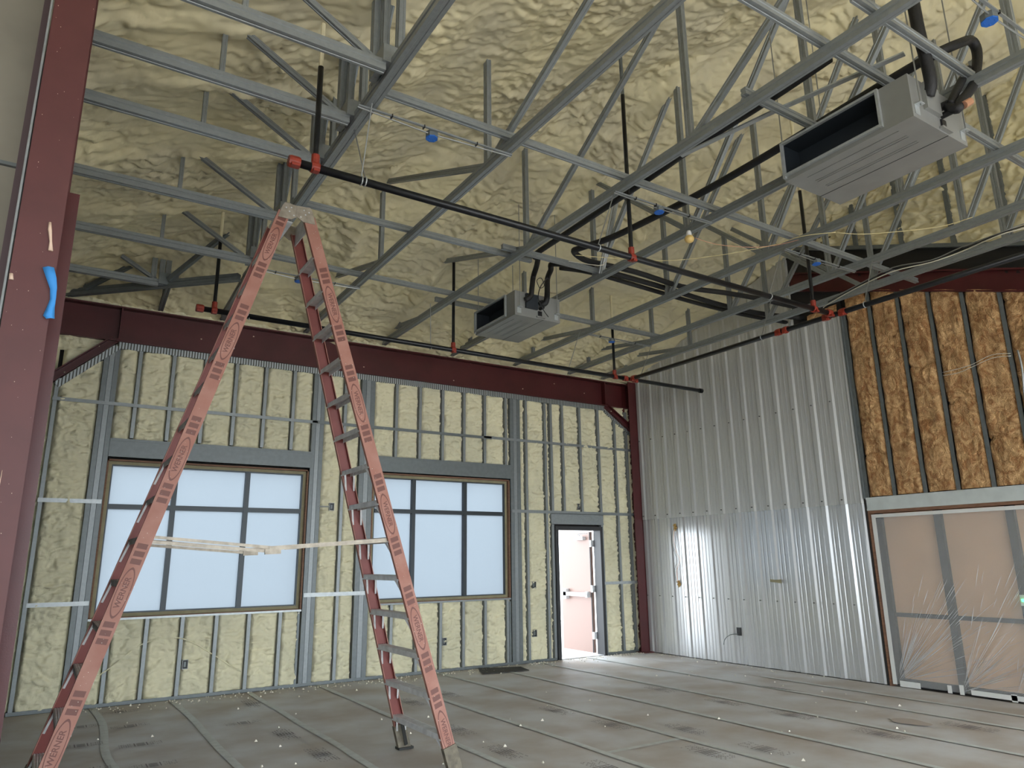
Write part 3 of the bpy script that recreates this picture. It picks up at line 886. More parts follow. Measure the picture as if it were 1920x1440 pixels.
mb.box(XW - 0.02, XW - 0.012, 1.2, 5.76, 2.385, 2.41).box(XW - 0.02, XW - 0.012, 1.2, 5.76, 2.235, 2.26)
MT['zinc'] = mat('zinc_header', srgb(212, 218, 216), 0.35, 0.2, var=0.12, vscale=6)
mb.build('header', 'zinc', wr)
MB().box(XW - 0.008, XW + 0.1, 1.2, 5.76, 2.195, 2.235).build('wood_plate', 'wood', wr)
# gable wall of foam above the red rafter
def pl_top(y): return 6.17 - 0.368 * (5.87 - y)
nu, nv = 300, 90
U, V = np.meshgrid(np.linspace(0, 1, nu), np.linspace(0, 1, nv))
Yg = -1.0 + U * (6.75 + 1.0)
zb = pl_top(Yg)
Zg = zb + V * np.maximum(0.02, (roof(9.4 + 0 * Yg, Yg) + 0.05 - zb))
h = foam_h(Yg, Zg, 6.1, 4, 7) * 0.07
grid_obj('foam_panel', np.stack([XW + 0.05 - h, Yg, Zg], -1), 'foam_roof', wr)
for y in (6.06, 5.42, 4.77, 4.12, 3.49, 2.85, 2.2, 1.57, 0.93, 0.3):
    MB().box(XW - 0.012, XW + 0.04, y - 0.03, y + 0.03, float(pl_top(y)) - 0.02, rz(9.4, y)).build('stud', 'galv_dark', wr)
MB().bar((XW - 0.01, 6.7, pl_top(6.7) - 0.01), (XW - 0.01, -1.0, pl_top(-1.0) - 0.01), 0.06, 0.05).build('bottom_track', 'galv_dark', wr)
# black plastic flap between the track and the rafter
U, V = np.meshgrid(np.linspace(0, 1, 130), np.linspace(0, 1, 22))
Yg = -1.0 + U * (6.62 + 1.0)
zl, zh = rafter_bot(Yg) + 0.25, pl_top(Yg) - 0.02
Zg = zl + V * (zh - zl)
Xg = XW + 0.035 - 0.03 * np.abs(pn(Yg * 6 + Zg * 5, Zg * 9 - Yg * 3))
grid_obj('black_plastic_flap', np.stack([Xg, Yg, Zg], -1), 'black', wr)
MB().box(XW + 0.07, XW + 0.11, 5.74, 6.62, 5.0, 6.2).build('dark_gap', 'cavity', wr)
U, V = np.meshgrid(np.linspace(0, 1, 20), np.linspace(0, 1, 14))
Yg, Zg = 5.84 + U * 0.5, 5.06 + V * 0.2 - U * 0.04
grid_obj('insulation_scrap', np.stack([XW + 0.03 - 0.05 * np.abs(pn(Yg * 9, Zg * 9)) - 0.02, Yg, Zg], -1), 'insul', wr)
t = thing('gable_rafter', (XW, 4.5, rafter_bot(4.5)), 'dark red sloping beam above the brown insulation', 'beam')
MB().extrude(ibeam(0.16, 0.29, 0.02, 0.012), (XW + 0.03, 6.62, rafter_bot(6.62)), (XW + 0.03, -1.0, rafter_bot(-1.0))).build('i_section', 'red', t)
MB().box(XW - 0.04, XW + 0.02, 6.2, 6.215, rafter_bot(6.2) + 0.02, rafter_bot(6.2) + 0.27).build('stiffener', 'red', t)

# glazed opening behind clear plastic
w3 = struct('window_3', (XW, 4.0, 0))
for y in (5.66, 4.88, 4.05, 3.24, 2.43, 1.6):
    MB().box(XW + 0.05, XW + 0.13, y - 0.045, y + 0.045, 0.02, 2.19).build('mullion', 'bronze', w3)
for a, b in ((5.61, 4.93), (4.83, 4.10), (4.0, 3.29), (3.19, 2.48), (2.38, 1.65)):
    MB().box(XW + 0.06, XW + 0.12, b, a, 0.86, 0.91).build('transom_bar', 'bronze', w3)
    MB().box(XW + 0.06, XW + 0.12, b, a, 0.02, 0.10).build('bottom_rail', 'bronze', w3)
    for z0, z1 in ((0.10, 0.86), (0.91, 2.19)):
        MB().box(XW + 0.10, XW + 0.11, b, a, z0, z1).build('tan_panel', 'tan_panel', w3)
# plastic sheet
ny, nz = 230, 170
U, V = np.meshgrid(np.linspace(0, 1, ny), np.linspace(0, 1, nz))
Yg = 1.7 + U * (5.70 - 1.7)
Zg = 0.03 + V * 2.14
h = np.zeros_like(Yg)
for yo, zo, n, amp, sd in ((5.72, 0.02, 70, 0.016, 1), (4.90, -0.05, 60, 0.011, 2), (4.35, -0.05, 55, 0.012, 3), (3.4, -0.05, 55, 0.012, 5)):
    th = np.arctan2(Zg - zo, yo - Yg)
    rr = np.hypot(Zg - zo, yo - Yg)
    fold = np.maximum(0, pn(th * n / 6.28 * 1.6 + sd * 9, rr * 0.5 + sd)) ** 1.2
    win = np.exp(-((th - 0.72) / 0.42) ** 2) * np.exp(-(rr / (1.35 if sd < 3 else 0.9)) ** 2)
    h += amp * 6.0 * fold * win
h += 0.006 * pn(Yg * 1.5, Zg * 1.5)
Xg = XW + 0.012 - h * np.clip(np.minimum(V, 1 - V) / 0.05, 0, 1)
o = grid_obj('plastic_sheet', np.stack([Xg, Yg, Zg], -1), 'poly')
tag(o, 'clear plastic sheet taped over the opening right of the metal panels', 'sheeting')
for q in ((5.66, 5.715, 0.03, 2.18), (1.7, 5.66, 2.135, 2.18)):
    MB().box(XW - 0.012, XW - 0.008, q[0], q[1], q[2], q[3]).build('edge_tape', 'tape_white', o)
for a, b, z0, z1 in ((5.36, 5.62, 0.0, 0.07), (4.98, 5.03, -0.0, 0.09), (4.84, 4.89, 0.0, 0.11), (4.2, 4.76, 0.015, 0.07), (4.27, 4.33, 0.0, 0.08), (3.2, 4.0, 0.01, 0.07)):
    MB().box(XW - 0.016, XW - 0.012, a, b, z0 + 0.012, z1 + 0.012).build('tape_piece', 'tape_white', o)
m_cr = MT['poly'].copy()
m_cr.name = 'gathered_poly'
for n_ in m_cr.node_tree.nodes:
    if n_.type == 'MIX_SHADER': n_.inputs[0].default_value = 0.62
mb = MB()
rc = random.Random(9)
for yo, zo, n, lmax in ((5.66, 0.06, 170, 2.1), (4.88, 0.04, 110, 1.8), (4.3, 0.05, 110, 1.8), (3.5, 0.05, 80, 1.6)):
    for k in range(n):
        th = rc.gauss(0.74, 0.30)
        if not 0.12 < th < 1.38: continue
        r0 = rc.uniform(0.03, 1.35) if rc.random() < 0.75 else rc.uniform(0.02, 0.2)
        r1 = r0 + rc.uniform(0.15, 0.75) * (1.25 if r0 < 0.2 else 0.7)
        r1 = min(r1, lmax)
        w = rc.uniform(0.0012, 0.004) * (1.6 if rc.random() < 0.15 else 1)
        d, nn = (-math.cos(th), math.sin(th)), (math.sin(th), math.cos(th))
        def P_(r, q, dx): return (XW + 0.008 - dx, yo + d[0] * r + nn[0] * q, zo + d[1] * r + nn[1] * q)
        rm = (r0 + r1) / 2
        if zo + math.sin(th) * r1 > 1.75: continue
        mb.add([P_(r0, 0, 0.0), P_(rm, -w, 0.002), P_(r1, 0, 0.0), P_(rm, w, 0.002), P_(rm, 0, 0.010)], [(0, 1, 4), (1, 2, 4), (2, 3, 4), (3, 0, 4)])
cr = mb.build('creases', m_cr, o)
cr['kind'] = 'stuff'
m_led = mat('green_led', srgb(40, 220, 90), 0.4)
m_led.node_tree.nodes['Principled BSDF'].inputs['Emission Color'].default_value = (0.05, 1, 0.2, 1)
m_led.node_tree.nodes['Principled BSDF'].inputs['Emission Strength'].default_value = 2.0
t = thing('indicator_light', (XW + 0.04, 4.06, 1.12), 'small green glowing light behind the clear plastic', 'light')
MB().box(XW + 0.035, XW + 0.05, 4.03, 4.09, 1.06, 1.18).build('case', 'white', t)
MB().box(XW + 0.03, XW + 0.035, 4.045, 4.075, 1.105, 1.135).build('lens', m_led, t)

# wires and holes on the metal wall
def wire(name, pts, r, m, label, cat='cable', sub=4, group=None, parent=None):
    P = [Vector(p) for p in pts]
    out = []
    for i in range(len(P) - 1):
        p0, p1, p2, p3 = P[max(i - 1, 0)], P[i], P[i + 1], P[min(i + 2, len(P) - 1)]
        for k in range(sub):
            s = k / sub
            out.append(0.5 * ((2 * p1) + (p2 - p0) * s + (2 * p0 - 5 * p1 + 4 * p2 - p3) * s * s + (3 * p1 - p0 - 3 * p2 + p3) * s ** 3))
    out.append(P[-1])
    mb = MB().tube(out, r, 6 if r < 0.015 else 10)
    if parent is not None:
        return mb.build(name, m, parent, True)
    o = mb.build(name, m, None, True, loc=tuple(P[0]))
    return tag(o, label, cat, group)
for z, hz, lb in ((2.18, 0.065, 'upper ragged foam-filled cut-out in the metal panel wall'), (1.21, 0.06, 'lower ragged foam-filled cut-out in the metal panel wall')):
    mb = MB()
    ring = [(XW - 0.012 - 0.01 * (k % 2), 9.40 + 0.038 * math.cos(a) * (0.75 + 0.3 * ((k * 5) % 3)), z + hz * math.sin(a) * (0.8 + 0.2 * ((k * 7) % 3))) for k, a in enumerate(np.linspace(0, 6.283, 15)[:-1])]
    c = [(XW - 0.03, 9.40, z)]
    mb.add(ring + c, [(k, (k + 1) % 14, 14) for k in range(14)])
    tag(mb.build('cut_out', 'hole', None, loc=(XW, 9.4, z)), lb, 'opening', 'cut-outs in the metal wall')
for k in range(3):
    s = [0, 0.03, -0.03][k]
    wire('loose_wire', [(XW - 0.04, 9.41 + s * 0.3, 2.15), (XW - 0.06, 9.44 + s, 1.95), (XW - 0.07, 9.38 + s, 1.75), (XW - 0.06, 9.33 + s, 1.6), (XW - 0.05, 9.42 + s, 1.42), (XW - 0.05, 9.40 + s * 0.5, 1.22)], 0.004,
         ['wire_w', 'galv_dark', 'copper'][k], ['white', 'grey', 'reddish'][k] + ' loose wire hanging between the two wall cut-outs', group='wires between the cut-outs')
t = thing('outlet_box', (XW, 8.16, 0.49), 'dark outlet box with a dangling wire low on the metal wall', 'outlet')
MB().box(XW - 0.02, XW + 0.01, 8.12, 8.20, 0.44, 0.56).build('box', 'black', t)
wire('wire_tail', [(XW - 0.02, 8.17, 0.46), (XW - 0.09, 8.26, 0.45), (XW - 0.12, 8.36, 0.38), (XW - 0.12, 8.40, 0.29)], 0.006, 'galv_dark', '', parent=t)
o = MB().add([(XW - 0.034, 7.25, 1.25), (XW - 0.036, 7.33, 1.26), (XW - 0.034, 7.46, 1.27), (XW - 0.034, 7.46, 1.31), (XW - 0.036, 7.36, 1.30), (XW - 0.034, 7.25, 1.31)], [(0, 1, 4, 5), (1, 2, 3, 4)]).build('tape_scrap', 'tape_tan', None, loc=(XW, 7.35, 1.28))
tag(o, 'scrap of pale tape stuck on the metal panel wall', 'tape')
wire('insulation_cable', [(XW - 0.03, 4.50, 3.90), (XW - 0.05, 4.3, 3.90), (XW - 0.04, 4.13, 3.92), (XW - 0.05, 3.9, 3.98), (XW - 0.04, 3.70, 3.95)], 0.004, 'wire_w', 'upper pale cable strung across the brown insulation')
wire('insulation_cable', [(XW - 0.03, 4.50, 3.86), (XW - 0.05, 4.3, 3.85), (XW - 0.04, 4.13, 3.89), (XW - 0.05, 3.9, 3.94), (XW - 0.04, 3.70, 3.92)], 0.004, 'wire_w', 'lower pale cable strung across the brown insulation')
wire('conduit_drop', [(XW - 0.04, 3.62, 3.97), (XW - 0.04, 3.61, 3.75), (XW - 0.04, 3.64, 3.4), (XW - 0.04, 3.66, 2.9)], 0.011, 'galv_bright', 'short metal conduit on the stud at the right edge', 'conduit')

# outlet boxes on the window wall
for x, z, lb in ((7.02, 1.23, 'upper switch box on the stud left of the door'), (7.02, 0.46, 'lower outlet box on the stud left of the door'), (8.03, 2.56, 'black box set in the foam above the door'),
                 (1.67, 0.41, 'outlet box in the foam below the left-hand window'), (5.34, 0.44, 'outlet box in the foam below the right-hand window'), (3.47, 2.43, 'steel box on a conduit between the two windows')):
    t = thing('outlet_box', (x, YW, z), lb, 'outlet', 'outlet boxes on the window wall')
    mb = MB()
    for q in ((x - 0.035, x - 0.03, z - 0.055, z + 0.055), (x + 0.03, x + 0.035, z - 0.055, z + 0.055), (x - 0.03, x + 0.03, z - 0.055, z - 0.05), (x - 0.03, x + 0.03, z + 0.05, z + 0.055)):
        mb.box(q[0], q[1], YW - 0.02, YW + 0.05, q[2], q[3])
    mb.build('box_rim', 'box_steel', t)
    MB().box(x - 0.03, x + 0.03, YW + 0.0, YW + 0.03, z - 0.05, z + 0.05).build('box_back', 'black', t)
    MB().box(x - 0.012, x + 0.012, YW - 0.008, YW + 0.0, z - 0.03, z + 0.03).build('device', 'galv_dark', t)
    if x == 3.47:
        MB().tube([(3.28, YW - 0.005, 2.43), (3.435, YW - 0.005, 2.43)], 0.01, 8).build('conduit', 'galv_bright', t)
wire('buried_cable', [(0.62, YW + 0.01, 0.28), (0.85, YW - 0.0, 0.45), (1.15, YW + 0.015, 0.68), (1.5, YW + 0.01, 0.74), (1.75, YW + 0.0, 0.66), (2.0, YW + 0.02, 0.50), (2.25, YW + 0.005, 0.33), (2.38, YW + 0.02, 0.26)], 0.009, 'foam_wall',
     'foam-coated cable sagging across the bays below the left-hand window')

# ------------------------------------------------------------------ step ladder
lad = thing('step_ladder', (1.53, 6.08, 0), 'tall orange fibreglass step ladder with aluminium steps standing open', 'ladder')
LT, LBs, wt, wbm, loff = (1.532, 6.084, 4.683), {-1: (0.063, 6.231), 1: (2.93, 5.944)}, 0.41, 1.008, 0.09
def rail_pt(s, w, z):
    b = Vector((LBs[s][0], LBs[s][1] + w * wbm / 2, 0))
    t_ = Vector((LT[0] + loff * s, LT[1] + w * wt / 2, LT[2]))
    return b + (t_ - b) * (z / LT[2])
def text_geo(txt):
    cu = bpy.data.curves.new('lettering', 'FONT')
    cu.body = txt
    cu.align_x, cu.align_y = 'CENTER', 'CENTER'
    cu.offset = 0.02
    ob = bpy.data.objects.new('lettering', cu)
    COL.objects.link(ob)
    bpy.context.view_layer.update()
    me = bpy.data.meshes.new_from_object(ob.evaluated_get(bpy.context.evaluated_depsgraph_get()))
    vs = [tuple(v.co) for v in me.vertices]
    fs = [tuple(p.vertices) for p in me.polygons]
    bpy.data.objects.remove(ob)
    bpy.data.meshes.remove(me)
    return vs, fs
TXT = text_geo('WERNER')
tw = max(v[0] for v in TXT[0]) - min(v[0] for v in TXT[0])
for s in (-1, 1):
    for w in (-1, 1):
        a, b = rail_pt(s, w, 0.16), rail_pt(s, w, 4.62)
        y = -w
        pr = [(-0.052, 0), (0.052, 0), (0.052, 0.034 * y), (0.046, 0.034 * y), (0.046, 0.006 * y), (-0.046, 0.006 * y), (-0.046, 0.034 * y), (-0.052, 0.034 * y)]
        mb = MB().extrude(pr if y > 0 else pr[::-1], a, b, (0, 1, 0))
        rail = mb.build('rail', 'frp', lad)
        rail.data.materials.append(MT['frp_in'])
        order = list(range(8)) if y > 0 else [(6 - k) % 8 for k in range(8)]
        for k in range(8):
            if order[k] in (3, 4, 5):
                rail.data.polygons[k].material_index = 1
        # boot
        p0, p1 = rail_pt(s, w, 0.0), rail_pt(s, w, 0.22)
        d = (p1 - p0).normalized()
        mb = MB().bar(p0 + Vector((0, -0.012 * w, 0)), p1 + Vector((0, -0.012 * w, 0)), 0.115, 0.05, (0, 1, 0))
        ft = mb.build('foot', 'boot', lad)
        MB().box(p0.x - 0.07, p0.x + 0.07, p0.y - 0.045 - 0.012 * w, p0.y + 0.045 - 0.012 * w, 0.012, 0.03).build('foot_pad', 'rubber', ft)
        MB().bar(p0 + Vector((0, -0.05 * w, 0.05)), rail_pt(s, w, 0.31) + Vector((0, -0.11 * w, -0.02)), 0.03, 0.008, (0, 1, 0)).build('foot_brace', 'rubber', ft)
        # printing on the camera-side rails
        if w == -1:
            along = (b - a).normalized()
            dv = along.cross(Vector((0, 1, 0))).normalized()
            nrm = (dv.cross(along)).normalized()
            if nrm.y > 0: nrm = -nrm
            U_ = along if s == -1 else -along
            V_ = U_.cross(-nrm) * -1
            V_ = nrm.cross(U_)
            zs = [4.29, 3.37, 2.40, 1.45, 0.51] if s == -1 else [3.82, 2.95, 2.02, 1.11, 0.32]
            for zc in zs:
                c = rail_pt(s, w, zc) + nrm * 0.0012
                sc = 0.215 / tw
                mk = MB()
                mk.add([c + U_ * (v[0] * sc) + V_ * (v[1] * sc * 1.0) for v in TXT[0]], TXT[1])
                n = 40
                def oval(k, g):
                    a_ = 2 * math.pi * k / n
                    cu, su = math.cos(a_), math.sin(a_)
                    px_ = math.copysign(abs(cu) ** 0.8, cu) * (0.175 - g)
                    py_ = math.copysign(abs(su) ** 1.15, su) * (0.043 - g * 0.35)
                    return c + U_ * px_ + V_ * py_
                vs = [oval(k, 0) for k in range(n)] + [oval(k, 0.016) for k in range(n)]
                mk.add(vs, [(k, (k + 1) % n, (k + 1) % n + n, k + n) for k in range(n)])
                mk.build('printed_logo', 'print', rail)
                for sg in (-1, 1):
                    for j in range(3):
                        q = c + U_ * sg * (0.215 + 0.055 * j)
                        MB().add([q - U_ * 0.016 - V_ * 0.034, q + U_ * 0.016 - V_ * 0.034 + U_ * 0.006, q + U_ * 0.016 + V_ * 0.034, q - U_ * 0.016 + V_ * 0.034 - U_ * 0.006], [(0, 1, 2, 3)]).build('printed_bar', 'print', rail)
    rs_ = random.Random(20 + s)
    mk = MB()
    for k in range(60):
        zz = rs_.uniform(0.3, 4.5)
        c = rail_pt(s, -1, zz)
        q = rs_.uniform(-0.045, 0.045)
        r_ = rs_.uniform(0.0015, 0.004)
        mk.box(c.x + q, c.x + q + r_, c.y - 0.003, c.y + 0.001, zz, zz + r_)
    mk.build('paint_specks', 'foam_bit', lad)['kind'] = 'stuff'
    # steps
    for k in range(1, 15):
        z = 0.305 * k
        pn_, pf = rail_pt(s, -1, z), rail_pt(s, 1, z)
        x = pn_.x
        y0, y1 = pn_.y + 0.008, pf.y - 0.008
        hw = 0.046
        mb = MB()
        prof = [(-hw, -0.042), (-hw + 0.004, -0.042), (-hw + 0.004, -0.006), (hw - 0.004, -0.006), (hw - 0.004, -0.042), (hw, -0.042), (hw, 0)]
        for g_ in range(5):
            u0 = hw - 0.012 - g_ * 0.017
            prof += [(u0, 0), (u0 - 0.004, 0.003), (u0 - 0.008, 0.0)]
        prof += [(-hw, 0)]
        mb.extrude(prof, (x, y0, z), (x, y1, z))
        st = mb.build('step', 'alu', lad)
        if k <= 8:
            for e_, w in ((y0, -1), (y1, 1)):
                for xx in (-hw + 0.004, hw - 0.004):
                    q = rail_pt(s, w, z - 0.17)
                    MB().bar((x + xx, e_ - 0.10 * w, z - 0.02), (q.x + xx * 0.9, q.y - 0.012 * w, z - 0.17), 0.004, 0.016, (1, 0, 0)).build('step_brace', 'alu', st)
    # cap castings
    for w in (-1, 1):
        p = rail_pt(s, w, 4.62)
        o_ = -w * 0.004
        mb = MB()
        yy = p.y + w * 0.004
        yo = yy + w * 0.006
        c = [(p.x - 0.055 if s > 0 else p.x - 0.055, 4.56), (p.x + 0.055, 4.56), (LT[0] + s * 0.135, 4.67), (LT[0] + s * 0.11, 4.71), (LT[0] - s * 0.01, 4.70), (LT[0] - s * 0.01, 4.60)]
        if s < 0:
            c = [(p.x + 0.055, 4.56), (p.x - 0.055, 4.56)] + c[2:]
        n = len(c)
        mb.add([(q[0], yy, q[1]) for q in c] + [(q[0], yo, q[1]) for q in c], [tuple(range(n)), tuple(range(2 * n - 1, n - 1, -1))] + [(k, (k + 1) % n, (k + 1) % n + n, k + n) for k in range(n)])
        cp = mb.build('cap_plate', 'alu_cap', lad)
        for rx, rz_ in ((0.03, 4.60), (0.07, 4.63), (0.10, 4.66), (0.055, 4.67)):
            MB().tube([(LT[0] + s * rx, yo - w * 0.001, rz_), (LT[0] + s * rx, yo + w * 0.004, rz_)], 0.007, 8).build('rivet', 'alu', cp)
    pa, pb = rail_pt(s, -1, 4.6), rail_pt(s, 1, 4.6)
    MB().box(pa.x - 0.012, pa.x - 0.006 if False else pa.x - 0.004, pa.y + 0.004, pb.y - 0.004, 4.50, 4.69).build('top_plate', 'alu', lad)
MB().tube([(LT[0], LT[1] - wt / 2 - 0.012, 4.655), (LT[0], LT[1] + wt / 2 + 0.012, 4.655)], 0.012, 10).build('hinge_pin', 'alu', lad)
for w in (-1, 1):
    a, b = rail_pt(-1, w, 1.81), rail_pt(1, w, 1.81)
    yy = -w * 0.03
    a = a + Vector((0.05, yy, 0)); b = b + Vector((-0.03, yy, 0))
    mid = a.lerp(b, 0.47) + Vector((0, 0, -0.075))
    sp = MB().bar(a + Vector((0, 0, 0.018)), mid + Vector((0.05, 0, 0.012)), 0.006, 0.022).bar(a + Vector((0, 0, -0.018)), mid + Vector((0, 0, -0.014)), 0.006, 0.022).build('spreader', 'alu_cap', lad)
    MB().bar(mid + Vector((-0.02, 0, 0.01)), b, 0.006, 0.032).build('spreader_arm', 'alu_cap', sp)
    MB().bar(mid + Vector((-0.05, 0.0, -0.016)), mid + Vector((0.07, 0.0, -0.012)), 0.018, 0.038).build('spreader_lock', 'alu_cap', sp)
    MB().bar(mid + Vector((0.10, 0, 0.016)), mid + Vector((0.22, 0, 0.024)), 0.018, 0.034).build('spreader_lock', 'alu_cap', sp)
    MB().tube([a + Vector((0, -0.02, 0.018)), a + Vector((0, 0.02, 0.018))], 0.012, 8).build('pivot', 'alu', sp)
MB().box(LT[0] - 0.115, LT[0] - 0.03, LT[1] - wt / 2 + 0.01, LT[1] + wt / 2 - 0.01, 4.54, 4.546).build('top_brace', 'alu', lad)

# ------------------------------------------------------------------ sprinkler pipes
ZP = 4.40
def coupling(p, axis, parent, r=0.042, L=0.07):
    a = Vector(axis).normalized()
    p = Vector(p)
    mb = MB().tube([p - a * L / 2, p - a * L * 0.3, p + a * L * 0.3, p + a * L / 2], [r * 0.9, r, r, r * 0.9], 12)
    sd = a.orthogonal().normalized()
    for sg in (-1, 1):
        mb.bar(p + sd * sg * (r + 0.012) - a * L * 0.35, p + sd * sg * (r + 0.012) + a * L * 0.35, 0.03, 0.022)
    return mb.build('coupling', 'coupling', parent)
def clevis(p, top, parent, axis=(1, 0, 0)):
    p = Vector(p)
    ax = Vector(axis)
    sd = ax.cross(Vector((0, 0, 1)))
    pts = [p + sd * 0.034 * math.cos(t_) + Vector((0, 0, 0.034 * math.sin(t_))) for t_ in np.linspace(math.pi / 2, math.pi / 2 + 6.283, 15)]
    hg = MB().tube(pts, 0.005, 6).build('hanger_ring', 'galv_bright', parent)
    MB().tube([p + Vector((0, 0, 0.03)), Vector(top)], 0.005, 6).build('hanger_rod', 'rod', hg)
def riser(x, y, z1, parent, cap=None):
    MB().tube([(x, y, ZP + 0.03), (x, y, ZP + 0.09), (x, y, z1)], 0.021, 10).build('riser', 'black_pipe', parent, True)
    coupling((x, y, ZP + 0.0), (1, 0, 0), parent, 0.043, 0.06)
    MB().tube([(x, y, ZP + 0.03), (x, y, ZP + 0.10)], 0.030, 10).build('outlet_tee', 'coupling', parent)
    MB().tube([(x, y, z1), (x, y, rz(x, y) + 0.05)], 0.018, 8).build('wrapped_stub', 'foam_roof' if cap is None else cap, parent)
t = thing('sprinkler_pipe', (4.3, 4.69, ZP), 'black sprinkler pipe with orange couplings crossing in front of the ladder top', 'pipe', 'black sprinkler pipes')
MB().tube([(1.16, 4.66, ZP), (7.50, 4.69, ZP)], 0.031, 12).build('pipe', 'black_pipe', t, True)
coupling((1.17, 4.66, ZP), (1, 0, 0), t, 0.045, 0.08)
riser(1.32, 4.66, 5.24, t); riser(4.36, 4.68, 6.16, t, 'galv_dark'); riser(7.14, 4.69, 5.9, t)
clevis((1.67, 4.66, ZP), (1.69, 4.55, 5.0), t); clevis((1.70, 4.66, ZP), (1.70, 4.95, 5.0), t); clevis((3.95, 4.675, ZP), (4.17, 4.675, 5.0), t); clevis((6.36, 4.685, ZP), (6.65, 4.685, 5.0), t)
t = thing('sprinkler_pipe', (4.5, 8.22, ZP), 'black sprinkler pipe running along above the red beam to a capped end', 'pipe', 'black sprinkler pipes')
MB().tube([(1.12, 8.20, ZP), (9.10, 8.26, ZP)], 0.031, 12).build('pipe', 'black_pipe', t, True)
MB().tube([(9.07, 8.26, ZP), (9.13, 8.26, ZP)], 0.04, 12).build('end_cap', 'black_pipe', t)
coupling((1.14, 8.20, ZP), (1, 0, 0), t, 0.045, 0.08)
riser(1.29, 8.20, 5.29, t); riser(4.33, 8.22, 6.0, t); riser(7.18, 8.24, 5.23, t)
coupling((7.40, 8.25, ZP), (1, 0, 0), t, 0.045, 0.08); coupling((7.60, 8.25, ZP), (1, 0, 0), t, 0.045, 0.08)
for x in (1.67, 4.0, 6.3):
    clevis((x, 8.20 + 0.008 * x, ZP), (x - 0.02 if x < 6 else 6.5, 8.22, 5.0 if x < 2 else 5.0), t)
t = thing('sprinkler_pipe', (7.52, 5.3, ZP), 'black sprinkler main crossing before the metal panel wall and insulation', 'pipe', 'black sprinkler pipes')
MB().tube([(7.51, 8.24, ZP), (7.54, 1.2, ZP)], 0.031, 12).build('pipe', 'black_pipe', t, True)
coupling((7.51, 8.17, ZP), (0, 1, 0), t, 0.045, 0.08); coupling((7.52, 5.46, ZP), (0, 1, 0), t, 0.045, 0.08); coupling((7.52, 5.36, ZP), (0, 1, 0), t, 0.045, 0.06)
coupling((7.525, 4.79, ZP), (0, 1, 0), t, 0.045, 0.08); coupling((7.527, 4.58, ZP), (0, 1, 0), t, 0.045, 0.08); coupling((7.42, 4.69, ZP), (1, 0, 0), t, 0.045, 0.08)
for y in (8.0, 5.72, 4.30, 2.4):
    clevis((7.52, y, ZP), (7.80, y, 5.0), t, (0, 1, 0))

